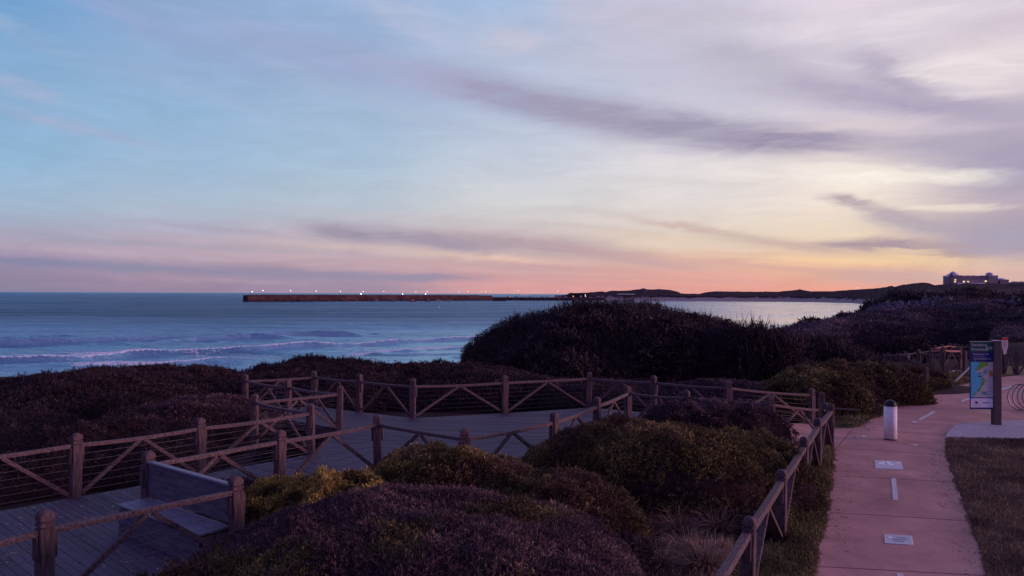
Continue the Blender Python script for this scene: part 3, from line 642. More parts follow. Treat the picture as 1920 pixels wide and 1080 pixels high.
def fence(label, pts, closed_bays=None, rail_h=.96, wires=6, brace=True, group=None, rw=.09, rt=.066, skip_posts=(), pm=None, cat='fence', rmat=None, h=1.2, bw=.07):
    """pts = ground points; one thing: posts, rails, braces, wires"""
    pts = [Vector(p) for p in pts]; o0 = pts[0].copy()
    t = empty('timber_fence', o0, 0, label, cat, group)
    P = [p - o0 for p in pts]; pm = pm or PM; nb = len(P) - 1
    for i, p in enumerate(P):
        if i in skip_posts: continue
        d = (P[min(i + 1, nb)] - P[max(i - 1, 0)]); ang = math.atan2(d.y, d.x)
        o = bpy.data.objects.new('post', pm); COL.objects.link(o); o.parent = t; o.location = p; o.rotation_euler = (random.uniform(-.022, .022), random.uniform(-.022, .022), ang + random.uniform(-.06, .06))
        o.scale = (1, 1, h / 1.2 * random.uniform(.985, 1.02))
    hw = .085; up = Vector((0, 0, 1))
    for i in range(nb):
        if closed_bays is not None and i not in closed_bays: continue
        a, b = P[i], P[i + 1]; d = (b - a); ln = d.length; d.normalize()
        mb = MB()
        # slightly sagging, weathered rail
        k = 5; prev = None; sag = random.uniform(.0, .04)
        for j in range(k):
            f0, f1 = j / k, (j + 1) / k
            q0 = a.lerp(b, f0) + up * (rail_h - sag * math.sin(PI * f0)); q1 = a.lerp(b, f1) + up * (rail_h - sag * math.sin(PI * f1))
            if j == 0: q0 = q0 + d * (hw - .012)
            if j == k - 1: q1 = q1 - d * (hw - .012)
            prev = (q0, q1)
            if j == 0: path_ = [q0]
            path_.append(q1)
        rings = []; side = d.cross(up).normalized()
        V = []; 
        for q in path_:
            s = rw / 2 + random.uniform(-.003, .003); hh = rt / 2
            V += [q + side * x + up * z for x, z in ((-s, -hh), (s, -hh), (s, hh * .45), (s * .72, hh), (-s * .72, hh), (-s, hh * .45))]
        Fc = [(r * 6 + j, r * 6 + (j + 1) % 6, r * 6 + 6 + (j + 1) % 6, r * 6 + 6 + j) for r in range(len(path_) - 1) for j in range(6)]
        Fc += [(5, 4, 3, 2, 1, 0), tuple((len(path_) - 1) * 6 + j for j in range(6))]
        mb.add(V, Fc); mb.build('rail', rmat or M_RAIL, t)
        if brace:
            m = a.lerp(b, .5) + up * (rail_h - .02 - rt / 2)
            for e_, s in ((a, 1), (b, -1)):
                mb = MB(); mb.beam(m + d * (-s * .035) , e_ + d * s * (hw + .03) + up * .07, .07, .052, up=side, bev=.006) if bw < .1 else mb.beam(m + d * (-s * .035), e_ + d * s * (hw + .03) + up * .07, bw, .05, up=d.cross(side), bev=.006); mb.build('brace', M_RAIL, t)
    if wires:
        runs = []; cur = [0]
        for i in range(nb):
            if closed_bays is not None and i not in closed_bays:
                if len(cur) > 1: runs.append(cur)
                cur = [i + 1]; continue
            cur.append(i + 1)
        if len(cur) > 1: runs.append(cur)
        for w in range(wires):
            z = .12 + (rail_h - .22) * w / (wires - .5)
            mb = MB()
            for rn in runs: mb.tube([P[i] + up * z for i in rn], .0035, 5)
            mb.build('wire', M_WIRE, t)
    return t
DZ = .4
def top(px, py, z=DZ, h=1.2): p = at_z(px, py, z + h); return Vector((p.x, p.y, z))
A0 = top(85, 958); A1 = top(445, 890); B1 = top(278, 846); C1 = top(524, 805); C2 = top(709, 776)
D0 = top(873, 801); D1 = top(1038, 772); D2 = top(1119, 745); D3 = top(1178, 722); D4 = top(1287, 730); D5 = top(1443, 741)
Am = A0 + Vector((-1.2, -2.1, 0)); Am2 = Am + Vector((-1.0, -2.2, 0))
E1 = top(142, 811); E2 = top(378, 782); E3 = top(583, 756); G = top(478, 738); H = top(636, 723.5); I_ = top(541, 712); J = top(460, 701); K = top(590, 694.5)
Lp = top(674, 702); M_ = top(774, 710); N_ = top(947, 704); O_ = top(1104, 697); P_ = top(1226, 704); Q_ = top(1365, 713)
E0 = E1 - (E2 - E1); E00 = E0 - (E2 - E1)
T_ = Vector((8.8, 20.9, 0)); R_ = Vector((9.68, 24.1, 0))
fence('front run of the deck fence, whose two posts flank the corner left of the bench', [Am2, Am, A0, A1])
fence('inner deck fence running from the bench past the yellow-flowered bush to the path', [B1, C1, C2, D0, D1, D2, D3, D4, D5, T_])
fence('outer zigzag deck fence between the boardwalk and the sea-side dunes', [E00, E0, E1, E2, E3, G, H, I_, J, K, Lp, M_, N_, O_, P_, Q_, R_], h=1.2)
U = [T_] + [at_z(px, py, 0.0) for px, py in ((1533, 876), (1507, 927), (1464, 1011))]
U4 = Vector((3.19, 10.1, 0)); U5 = Vector((1.75, 7.3, 0)); U6 = Vector((.3, 4.6, 0))
fence('timber fence on the grass verge along the left edge of the red path', [U[0] + Vector((.02, -.25, 0)), U[1], U[2], U[3], U4, U5, U6], rw=.13, rt=.07, rail_h=.98, wires=0, bw=.11)
# tall end posts and the short arm at the gap
def lone_post(loc, h, label, group=None, w=1.0):
    o = bpy.data.objects.new('timber_post', PMS); COL.objects.link(o); o.location = loc; o.scale = (w, w, h / 1.2); o.rotation_euler.z = random.uniform(-.2, .2)
    tag(o, label, 'post', group); return o
lone_post(Vector((9.62, 23.2, 0)), 1.2, 'short timber post standing between the two fence ends at the gap')
mb = MB(); mb.beam((0, 0, 0), (.78, -.15, -.02), .045, .045, bev=.008); mb.box((.02, 0, 0), (.05, .09, .09)); o = mb.build('handrail_stub', M_RAIL); o.location = T_ + Vector((.10, .02, 1.02))
tag(o, 'thin timber arm sticking out to the right from the end fence post', 'gate arm')

# ------------------------------------------------------------------ decking
def deckmat():
    m = bpy.data.materials.new('grey_decking'); m.use_nodes = True; t = m.node_tree; b = t.nodes['Principled BSDF']; nn = t.nodes; ll = t.links
    a = nn.new('ShaderNodeAttribute'); a.attribute_name = 'tone'
    r = nn.new('ShaderNodeValToRGB'); r.color_ramp.elements[0].color = (.050, .034, .066, 1); r.color_ramp.elements[1].color = (.112, .076, .138, 1)
    q = nn.new('ShaderNodeTexNoise'); tc = nn.new('ShaderNodeTexCoord'); ll.new(tc.outputs['Object'], q.inputs['Vector']); q.inputs['Scale'].default_value = 3; q.inputs['Detail'].default_value = 8; q.inputs['Roughness'].default_value = .7
    ad = nn.new('ShaderNodeMath'); ad.operation = 'MULTIPLY_ADD'; ll.new(q.outputs[0], ad.inputs[0]); ad.inputs[1].default_value = .9; 
    s = nn.new('ShaderNodeMath'); s.operation = 'MULTIPLY_ADD'; ll.new(a.outputs['Fac'], s.inputs[0]); s.inputs[1].default_value = .75; s.inputs[2].default_value = -.32; ll.new(s.outputs[0], ad.inputs[2])
    ll.new(ad.outputs[0], r.inputs[0]); ll.new(r.outputs[0], b.inputs['Base Color']); b.inputs['Roughness'].default_value = .7; b.inputs['Specular IOR Level'].default_value = .3
    return m
M_DECK = deckmat()
def planks(name, poly, pdir, z, label, wd=.12, gap=.008, th=.04, zfun=None):
    """real planks: strips of the polygon cut along pdir"""
    poly = [Vector((p[0], p[1], 0)) for p in poly]; d = Vector((pdir[0], pdir[1], 0)).normalized(); n = Vector((-d.y, d.x, 0))
    us = [p.dot(n) for p in poly]; u0, u1 = min(us), max(us); V = []; Fc = []; tone = []
    base = bmesh.new(); vs = [base.verts.new(p) for p in poly]; base.faces.new(vs); bmesh.ops.triangulate(base, faces=base.faces)
    k = 0; u = u0
    while u < u1:
        bm = base.copy()
        for uu, sg in ((u + gap / 2, 1), (u + wd - gap / 2, -1)):
            geom = bm.verts[:] + bm.edges[:] + bm.faces[:]
            bmesh.ops.bisect_plane(bm, geom=geom, plane_co=n * uu, plane_no=n * sg, clear_inner=True)
        tn = random.random()
        if bm.faces:
            off = len(V); bm.verts.index_update()
            dz_ = random.uniform(-.002, .002)
            V += [(v.co.x, v.co.y, (zfun(v.co) if zfun else z) + dz_) for v in bm.verts]; nv = len(bm.verts)
            V += [(v.co.x, v.co.y, (zfun(v.co) if zfun else z) - th) for v in bm.verts]
            for f in bm.faces:
                ids = [v.index for v in f.verts]
                if f.normal.z < 0: ids = ids[::-1]
                Fc.append([off + i for i in ids]); tone.append(tn)
            for e in bm.edges:
                if e.is_boundary: i, j = e.verts[0].index, e.verts[1].index; Fc.append([off + i, off + j, off + nv + j, off + nv + i]); tone.append(tn * .6)
        bm.free(); u += wd; k += 1
    base.free()
    me = bpy.data.meshes.new(name); me.from_pydata(V, [], Fc); me.update()
    a = me.attributes.new('tone', 'FLOAT', 'FACE'); a.data.foreach_set('value', np.array(tone, np.float32))
    o = link(name, me, M_DECK); tag(o, kind='structure'); return o
wdir = (E2 - E1).normalized(); pperp = (wdir.y, -wdir.x)
planks('boardwalk', [E00, E0, E1, E2, E3, C2, C1, B1, A1, A0, Am, Am2], pperp, DZ, '')
planks('deck_platform', [E3, H, I_, J, K, Lp, M_, N_, O_, D3, D2, D1, D0, C2], (1, -.12), DZ - .001, '')
planks('boardwalk_link', [O_, P_, Q_, D5, D4, D3], ((D4 - P_).x, (D4 - P_).y), DZ - .002, '')
mb = MB(); tt = [Q_, R_, T_, D5]; mb.poly([(Q_.x, Q_.y, DZ - .004), (R_.x, R_.y, .03), (T_.x, T_.y, .03), (D5.x, D5.y, DZ - .004)], z1=-.2); o = mb.build('ramp', M_PATH); tag(o, kind='structure')
# deck edge joists so the boards are carried (dark below)
mb = MB()
for seq in ([E00, E0, E1, E2, E3, H, I_, J, K, Lp, M_, N_, O_, P_, Q_], [D5, D4, D3, D2, D1, D0, C2, C1, B1, A1, A0, Am, Am2]):
    for a, b in zip(seq, seq[1:]): mb.beam(Vector((a.x, a.y, DZ - .14)), Vector((b.x, b.y, DZ - .14)), .05, .19)
tag(mb.build('deck_bearers', M_WOOD), kind='structure')

# ------------------------------------------------------------------ bench
def bench():
    ux = (A1 - B1); ln = ux.length - .17; ux.normalize(); mid = (A1 + B1) / 2; ang = math.atan2(ux.y, ux.x)
    t = empty('bench', mid, ang, 'grey box bench with a tall plank back fixed between two fence posts', 'bench')
    fr = -1  # seat side: local -Y faces the deck
    M_B = mat('grey_bench_boards', (.11, .10, .145), .75, .3, nscale=3, var=.4, bump=.3, stretch=(1, 6, 6), col2=(.18, .16, .22))
    M_BT = mat('pale_bench_boards', (.20, .20, .27), .6, .4, nscale=3, var=.25, bump=.2, stretch=(1, 6, 6))
    mb = MB()
    for k in range(4): mb.box((0, -.02, .49 + k * .135 + .06), (ln, .035, .128), bev=.005)
    mb.build('backrest', M_B, t)
    mb = MB(); mb.box((0, -.02, 1.04), (ln, .10, .035), bev=.006); mb.build('backrest_cap', M_BT, t)
    mb = MB()
    for k in range(4): mb.box((0, -.095 - k * .125, .45), (ln, .118, .036), bev=.005)
    mb.build('seat', M_BT, t)
    mb = MB()
    for k in range(3): mb.box((0, -.50, .07 + k * .135), (ln - .04, .032, .126), bev=.005)
    mb.build('front_panel', M_B, t)
    for s in (-1, 1):
        mb = MB()
        for k in range(3): mb.box((s * (ln / 2 - .03), -.265, .07 + k * .135), (.032, .42, .126), bev=.004)
        mb.build('end_panel', M_WOOD, t)
bench()

# ------------------------------------------------------------------ foliage
def sprigs(P, Nn, L0, w0, k=5, spread=.8, droop=0.0, lift=.0):
    """triangular leaves fanning out from points P along normals Nn"""
    n = len(P); P = np.repeat(P, k, 0); Nn = np.repeat(Nn, k, 0); n = len(P)
    L0 = np.repeat(L0, k) if np.ndim(L0) else np.full(n, L0); w0 = np.repeat(w0, k) if np.ndim(w0) else np.full(n, w0)
    D = Nn + RNG.normal(0, spread, (n, 3)); D[:, 2] += lift; D /= np.linalg.norm(D, axis=1)[:, None]
    S = np.cross(D, RNG.normal(0, 1, (n, 3))); S /= (np.linalg.norm(S, axis=1)[:, None] + 1e-6)
    ln = L0 * RNG.choice([.5, .75, 1.0, 1.25, 1.9], n, p=[.2, .25, .3, .2, .05]) * RNG.uniform(.85, 1.15, n)
    mid = P + D * (ln * .5)[:, None]; tip = P + D * ln[:, None]; tip[:, 2] -= droop * ln
    a = mid - S * (w0 * .5)[:, None]; b = mid + S * (w0 * .5)[:, None]
    V = np.stack([P, a, tip, b], 1).reshape(-1, 3); Fq = np.arange(4 * n).reshape(n, 4)
    return V, Fq
def clump(c_, a, b, Hh, rot=0, p=2.2, q=.55, lump=.22, ls=1.2, seed=1, basefn=None, edge=.18):
    """dome surface: returns z(x,y) and mask radius"""
    ca, sa = math.cos(rot), math.sin(rot)
    def rad(x, y):
        dx_, dy_ = x - c_[0], y - c_[1]; u = (dx_ * ca + dy_ * sa) / a; v = (-dx_ * sa + dy_ * ca) / b
        th = np.arctan2(v, u)
        return np.hypot(u, v) * (1 + edge * (vn(np.cos(th) * 1.9 + 20, np.sin(th) * 1.9 + seed, seed) - .5) * 2.4)
    def z(x, y):
        r = np.clip(rad(x, y), 0, 1); base = basefn(x, y) if basefn else 0.0
        wx = x + .5 * (vn(x * 1.3, y * 1.3, seed + 40) - .5) / ls; wy = y + .5 * (vn(x * 1.3, y * 1.3, seed + 41) - .5) / ls
        bil = lambda k, sd: np.abs(2 * vn(wx * ls * k, wy * ls * k, seed + sd) - 1) - .42
        lum = .55 * bil(1.1, 5) + .40 * bil(2.7, 6) + .25 * bil(6.0, 7) + .7 * (vn(x * ls * .45, y * ls * .45, seed + 8) - .5)
        return base + Hh * (1 - r ** p) ** q * (1 + lump * 1.9 * lum)
    return rad, z
def bush(name, label, cat, c_, a, b, Hh, nsp, leafL, leafW, mats, rot=0, p=2.2, q=.55, lump=.22, ls=1.2, seed=1, k=5, spread=.8, depth=.12, twigs=0, twigL=.4,
         tone_fn=None, flower=None, group=None, kind=None, edge=.22, lift=.25, mats2=None, patch=.5, basefn=None, skip=None, sink=.1, shell_m=None):
    basefn = basefn or (lambda x, y: gh(x, y))
    rad, zf = clump(c_, a, b, Hh, rot, p, q, lump, ls, seed, basefn, edge)
    R = max(a, b) * 1.3; area_try = int(nsp * 2.6)
    x = RNG.uniform(c_[0] - R, c_[0] + R, area_try * 2); y = RNG.uniform(c_[1] - R, c_[1] + R, area_try * 2)
    r = rad(x, y); m = r < 1.0; x, y, r = x[m], y[m], r[m]
    # more samples near the steep rim, cull the far side a little
    e = .05; z0 = zf(x, y); gx = (zf(x + e, y) - z0) / e; gy = (zf(x, y + e) - z0) / e
    sl = np.sqrt(1 + np.minimum(gx * gx + gy * gy, 9)); pr = sl / 3.2
    keep = RNG.random(len(x)) < np.clip(pr * 1.0, 0, 1) * 1.0
    if keep.sum() > nsp: keep &= RNG.random(len(x)) < nsp / keep.sum()
    x, y, z0, gx, gy, r = x[keep], y[keep], z0[keep], gx[keep], gy[keep], r[keep]
    if skip is not None: s_ = ~skip(x, y); x, y, z0, gx, gy, r = x[s_], y[s_], z0[s_], gx[s_], gy[s_], r[s_]
    nv = np.stack([-np.clip(gx, -3, 3), -np.clip(gy, -3, 3), np.ones_like(x)], 1); nv /= np.linalg.norm(nv, axis=1)[:, None]
    dep = RNG.random(len(x)) ** 1.5 * depth
    P = np.stack([x, y, z0], 1) - nv * dep[:, None]
    # steep sides: spread samples down the wall
    st = np.hypot(gx, gy) > 1.6; P[st, 2] -= RNG.random(st.sum()) * np.minimum(.5 * Hh, (P[st, 2] - basefn(P[st, 0], P[st, 1])).clip(0))
    V, Fq = sprigs(P, nv, leafL, leafW, k, spread, lift=lift)
    cl = np.repeat(fbm(x * 1.7, y * 1.7, seed + 30, 3), k)
    tone = np.clip(.5 + (cl - .5) * .9 + RNG.normal(0, .17, len(cl)), 0, 1)
    if tone_fn is not None: tone = tone_fn(np.repeat(x, k), np.repeat(y, k), tone)
    mi = np.zeros(len(Fq), int)
    if mats2 is not None:
        pm_ = np.repeat(fbm(x * .9, y * .9, seed + 55, 3) + RNG.normal(0, .05, len(x)) > patch, k); mi[pm_] = 3 if flower is not None else 2
    if flower is not None:
        fm = flower(np.repeat(x, k), np.repeat(y, k)); mi[fm] = 2
    Vs = [V]; Fs = [Fq]; ts = [tone]; ms = [mi]; off = len(V)
    if twigs:
        id_ = RNG.integers(0, len(x), twigs); Pt = np.stack([x[id_], y[id_], z0[id_] - .05], 1)
        up = nv[id_] * .35 + np.array([0, 0, 1.0]); Vt, Ft = sprigs(Pt, up, twigL, leafW * .7, 3, .28)
        # leaflets along twigs
        Vs.append(Vt); Fs.append(Ft + off); off += len(Vt); ts.append(np.clip(RNG.normal(.35, .15, len(Ft)), 0, 1)); ms.append(np.zeros(len(Ft), int))
        for f_ in (.35, .7, 1.0):
            Pq = Pt + up / np.linalg.norm(up, axis=1)[:, None] * twigL * f_ * .9 + RNG.normal(0, .02, Pt.shape) * twigL * 3
            Vt, Ft = sprigs(Pq, up, leafL * .9, leafW * .9, 4, .9); Vs.append(Vt); Fs.append(Ft + off); off += len(Vt); ts.append(np.clip(RNG.normal(.4, .18, len(Ft)), 0, 1)); ms.append(np.zeros(len(Ft), int))
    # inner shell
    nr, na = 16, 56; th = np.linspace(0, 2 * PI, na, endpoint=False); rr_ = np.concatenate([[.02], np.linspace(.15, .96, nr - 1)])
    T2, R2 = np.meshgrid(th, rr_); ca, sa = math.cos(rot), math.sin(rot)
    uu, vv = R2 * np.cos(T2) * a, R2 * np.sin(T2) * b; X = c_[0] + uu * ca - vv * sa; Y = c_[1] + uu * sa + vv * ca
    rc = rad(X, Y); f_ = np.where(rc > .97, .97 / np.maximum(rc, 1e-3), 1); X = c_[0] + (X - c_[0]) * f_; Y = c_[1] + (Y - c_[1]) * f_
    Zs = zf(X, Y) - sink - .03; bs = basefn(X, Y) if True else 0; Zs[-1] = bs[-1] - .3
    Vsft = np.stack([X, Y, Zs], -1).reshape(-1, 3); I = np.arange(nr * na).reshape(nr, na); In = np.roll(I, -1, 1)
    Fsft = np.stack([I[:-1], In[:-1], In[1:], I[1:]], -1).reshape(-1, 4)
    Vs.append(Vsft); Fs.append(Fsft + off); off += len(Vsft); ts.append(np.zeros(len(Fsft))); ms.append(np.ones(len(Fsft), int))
    V = np.concatenate(Vs); o0 = np.array([c_[0], c_[1], float(basefn(np.array([c_[0]]), np.array([c_[1]]))[0])])
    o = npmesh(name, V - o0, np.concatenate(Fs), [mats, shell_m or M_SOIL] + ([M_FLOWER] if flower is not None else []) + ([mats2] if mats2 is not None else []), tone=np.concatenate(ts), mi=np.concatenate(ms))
    o.location = o0; tag(o, label, cat, group, kind)
    return o
LM_HEATH = leafmat('purple_heath_leaves', [(0, (.030, .016, .026)), (.45, (.09, .050, .072)), (.75, (.165, .10, .11)), (1, (.42, .31, .27))])
LM_GREEN = leafmat('olive_leaves', [(0, (.035, .026, .018)), (.4, (.10, .078, .036)), (.7, (.20, .16, .06)), (1, (.42, .36, .15))])
LM_BROWN = leafmat('russet_leaves', [(0, (.045, .022, .026)), (.45, (.115, .062, .050)), (.75, (.18, .115, .07)), (1, (.34, .25, .17))])
LM_DARK = leafmat('dark_scrub_leaves', [(0, (.020, .012, .020)), (.5, (.055, .032, .048)), (.8, (.09, .058, .066)), (1, (.15, .10, .10))])
LM_DUNE = leafmat('dune_scrub_leaves', [(0, (.018, .011, .018)), (.5, (.050, .029, .042)), (.8, (.088, .054, .068)), (1, (.16, .11, .115))])
LM_SAGE = leafmat('grey_sage_leaves', [(0, (.06, .055, .09)), (.5, (.17, .165, .24)), (1, (.34, .34, .46))])
LM_GREY = leafmat('grey_tussock_blades', [(0, (.03, .020, .034)), (.5, (.090, .064, .088)), (1, (.21, .16, .20))])
LM_GRASS = leafmat('lawn_blades', [(0, (.09, .075, .04)), (.5, (.19, .165, .075)), (1, (.33, .29, .14))])
LM_STRAW = leafmat('straw_blades', [(0, (.10, .062, .055)), (.5, (.27, .19, .16)), (1, (.50, .40, .32))])
M_FLOWER = leafmat('yellow_flowers', [(0, (.20, .14, .04)), (.45, (.46, .34, .09)), (.8, (.80, .62, .22)), (1, (.9, .6, .42))])
nearbase = lambda x, y: np.zeros_like(x) + .0
def NB(**k): k.setdefault('basefn', nearbase); return k
# foreground and deck-side shrubs
bush('heath_bush', 'large purplish heath mound filling the bottom centre foreground', 'shrub', (-1.05, 8.3), 3.15, 3.15, 1.76, 64000, .042, .0095, LM_HEATH, p=3.0, q=.5, lump=.065, ls=1.0, edge=.10, seed=3, mats2=LM_GREEN, patch=.60, k=6, twigs=1400, twigL=.09, depth=.10, **NB())
bush('heath_bush', 'dark low bush at the bottom left, growing over the boardwalk edge', 'shrub', (-3.25, 7.6), 1.25, 1.0, 1.35, 11000, .05, .012, LM_BROWN, p=2.4, lump=.2, ls=1.6, seed=8, k=6, depth=.12, twigs=300, twigL=.10, **NB())
fl = lambda cx, cy, s, dens: (lambda x, y: (RNG.random(len(x)) < dens * np.exp(-(((x - cx) / s) ** 2 + ((y - cy) / s) ** 2))) & (fbm(x * 3.3, y * 3.3, 77, 2) > .42))
def fl2(spots):
    def f(x, y):
        pr = 0
        for cx, cy, sx, sy, dn in spots: pr = pr + dn * np.exp(-(((x - cx) / sx) ** 2 + ((y - cy) / sy) ** 2))
        return (RNG.random(len(x)) < pr) & (fbm(x * 3.3, y * 3.3, 77, 2) > .37)
    return f
bush('flowering_bush', 'bush with a bright patch of yellow flowers behind the bench back', 'shrub', (-3.0, 12.1), 1.85, 1.25, 1.30, 27000, .05, .013, LM_GREEN, p=2.4, q=.55, lump=.14, edge=.1, ls=1.5, seed=12, k=6, flower=fl2([(-2.4, 12.0, .8, .8, .95), (-3.8, 11.9, .55, .5, .8), (-3.0, 11.7, 1.2, .8, .4)]), **NB())
bush('flowering_bush', 'domed green-brown bush right of the bright yellow patch, below the deck', 'shrub', (-1.1, 12.95), 2.35, 1.45, 1.46, 30000, .05, .013, LM_BROWN, p=2.2, q=.6, lump=.12, ls=1.3, edge=.1, seed=16, mats2=LM_GREEN, patch=.47, k=6, flower=fl2([(-2.0, 12.8, .4, .45, .6), (-1, 12.6, 1.0, .6, .14)]), **NB())
bush('heath_bush', 'low straggly bush linking the two domed bushes in the middle', 'shrub', (.55, 12.3), 1.9, 1.5, 1.22, 24000, .06, .013, LM_BROWN, p=2.2, q=.65, lump=.18, ls=1.4, edge=.12, seed=19, mats2=LM_GREEN, patch=.5, k=6, flower=fl2([(.6, 11.6, .8, .5, .05)]), twigs=250, twigL=.14, **NB())
bush('flowering_bush', 'big rounded russet bush with green-yellow top in front of the inner fence', 'shrub', (2.85, 14.75), 2.8, 1.75, 1.64, 46000, .05, .0125, LM_BROWN, p=2.8, q=.52, edge=.1, lump=.10, ls=1.2, seed=23, mats2=LM_GREEN, patch=.42, k=6, flower=fl2([(3.6, 14.2, 1.0, .9, .22), (2.6, 14.8, .9, .6, .16), (1.6, 13.9, .8, .6, .06)]),
     tone_fn=None, twigs=200, twigL=.12, **NB())
bush('heath_bush', 'smaller dark green bush beside the verge fence, right of the russet bush', 'shrub', (4.8, 15.4), 1.5, 1.7, 1.22, 19000, .055, .014, LM_GREEN, p=2.4, lump=.22, ls=1.5, seed=27, k=6, **NB())
bush('heath_bush', 'dusky flat-topped bush tucked between the inner fence and the russet bush', 'shrub', (4.75, 18.1), 2.2, 1.25, 1.55, 24000, .06, .015, LM_HEATH, p=2.6, q=.55, lump=.2, ls=1.3, seed=31, k=6, **NB())
bush('heath_bush', 'dark low bush filling the hollow between the yellow patch and the boardwalk', 'shrub', (-4.6, 12.9), .75, .8, .95, 7000, .05, .013, LM_DARK, seed=33, k=6, **NB())
bush('heath_bush', 'dark low growth below the right flank of the foreground mound', 'shrub', (1.35, 11.3), .95, 1.1, .6, 8000, .06, .013, LM_DARK, seed=34, k=6, lump=.3, **NB())
bush('heath_bush', 'dark creeping growth at the foot of the russet bush, by the tussocks', 'shrub', (3.9, 13.2), 1.0, .8, .5, 7000, .06, .013, LM_DARK, seed=36, k=6, lump=.3, **NB())
# seaward side of the deck
def outside(x, y):   # True where the boardwalk is, so nothing grows through it
    def right_of(a, b): return ((b.x - a.x) * (y - a.y) - (b.y - a.y) * (x - a.x)) < 0
    return right_of(E1, E2) & (y < 19)
D2B = lambda x, y: gh(x, y) * 1.0
bush('coastal_scrub', 'dark heath slope directly behind the left outer fence', 'shrub', (-10.9, 17.0), 5.6, 2.7, 1.0, 40000, .075, .017, LM_DUNE, rot=.75, p=2.4, q=.6, lump=.42, ls=.75, seed=41, k=6, skip=outside, **NB())
bush('coastal_scrub', 'low dark heath in the notch left of the zigzag fence corner', 'shrub', (-9.2, 22.2), 3.2, 2.4, .98, 20000, .075, .017, LM_HEATH, rot=.7, lump=.16, ls=.9, seed=44, k=6, **NB())
bush('coastal_scrub', 'small dark heath patch inside the zigzag fence corner', 'shrub', (-5.45, 19.3), 1.0, 1.0, .35, 4000, .06, .017, LM_DARK, seed=45, k=5, **NB())
bush('coastal_scrub', 'long rust-brown heath dune on the left with breakers behind it', 'shrub', (-16.1, 30.5), 5.0, 6.5, 1.02, 46000, .10, .026, LM_DUNE, rot=.0, p=2.4, q=.6, lump=.26, ls=.5, seed=48, k=5, twigs=500, twigL=.22, **NB())
bush('coastal_scrub', 'low dark heath at the left frame edge between fence and dune', 'shrub', (-16.5, 22.0), 4.6, 3.0, .5, 16000, .085, .02, LM_DARK, lump=.4, ls=.8, seed=47, k=5, **NB())
bush('coastal_scrub', 'lower brown heath dune at the left frame edge', 'shrub', (-24.5, 28), 8.5, 5.5, .58, 36000, .10, .026, LM_DUNE, rot=.3, p=2.4, q=.7, lump=.35, ls=.5, seed=49, k=5, **NB())
bush('coastal_scrub', 'dark dune tuft crest left of the centre with a notch of sea beside it', 'shrub', (-9.9, 37), 3.6, 4.6, .80, 26000, .12, .028, LM_DARK, p=2.4, q=.7, lump=.4, ls=.6, seed=52, k=5, twigs=500, twigL=.25, **NB())
bush('coastal_scrub', 'low flat brown heath mound behind the middle of the outer fence', 'shrub', (-4.2, 30.5), 7.4, 4.6, 1.22, 52000, .10, .024, LM_DUNE, p=2.4, q=.6, lump=.24, ls=.6, seed=55, k=5, twigs=300, twigL=.2, **NB())
bush('coastal_scrub', 'great dark scrub-covered dune rising in the centre of the view', 'shrub', (6.2, 44.5), 9.3, 12.5, 3.15, 95000, .17, .038, LM_DUNE, p=2.2, q=.66, lump=.13, ls=.42, edge=.07, seed=58, mats2=LM_DARK, patch=.5, k=5, depth=.3, twigs=4200, twigL=.55, sink=.3, **NB())
bush('coastal_scrub', 'dark undergrowth behind the straight run of the outer fence', 'shrub', (4.5, 28.0), 6.5, 2.6, .95, 28000, .10, .025, LM_DARK, lump=.25, ls=.7, seed=61, k=5, rot=-.25, **NB())
bush('leafy_shrub', 'tall dark leafy shrub with open twigs on the right shoulder of the big dune', 'shrub', (11.0, 34.5), 2.7, 2.4, 2.3, 12000, .13, .05, LM_DARK, p=2.2, lump=.28, ls=.8, seed=64, k=5, depth=.4, twigs=1500, twigL=.75, sink=.35, **NB())
bush('leafy_shrub', 'reddish dark scrub between the leafy shrub and the right-hand slope', 'shrub', (14.6, 37.5), 3.4, 4.5, 1.75, 26000, .14, .035, LM_DUNE, p=2.0, lump=.25, ls=.7, seed=67, k=5, depth=.3, twigs=900, twigL=.4, sink=.3, **NB())
bush('leafy_shrub', 'low dusky heath patch behind the fence near the link ramp', 'shrub', (7.6, 27.5), 2.6, 1.8, 1.0, 12000, .08, .02, LM_HEATH, lump=.15, ls=.9, seed=70, k=5, **NB())
# hedge by the path
bush('hedge', 'leafy yellow-green hedge along the verge beyond the fence gap', 'hedge', (12.9, 29.4), 4.3, 2.1, 1.36, 44000, .085, .035, LM_GREEN, rot=.52, p=2.4, q=.55, lump=.2, ls=.9, seed=73, mats2=LM_BROWN, patch=.55, k=5, depth=.2, **NB())
bush('hedge', 'lower far end of the hedge behind the lone verge post', 'hedge', (17.0, 33.0), 2.5, 1.5, .72, 18000, .085, .033, LM_GREEN, rot=.5, lump=.22, ls=1.1, seed=75, k=5, depth=.2, **NB())
bush('hedge', 'darker near end of the hedge beside the fence gap', 'hedge', (10.6, 26.6), 1.9, 1.5, 1.35, 16000, .085, .033, LM_GREEN, rot=.3, lump=.25, ls=1.0, seed=76, k=5, depth=.2, **NB())
bush('hedge', 'straggly dark shrub between the hedge and the leaning gate bar', 'hedge', (19.9, 36.6), 1.2, .9, .7, 6000, .09, .022, LM_BROWN, lump=.35, ls=1.2, seed=79, k=5, twigs=200, twigL=.3, **NB())

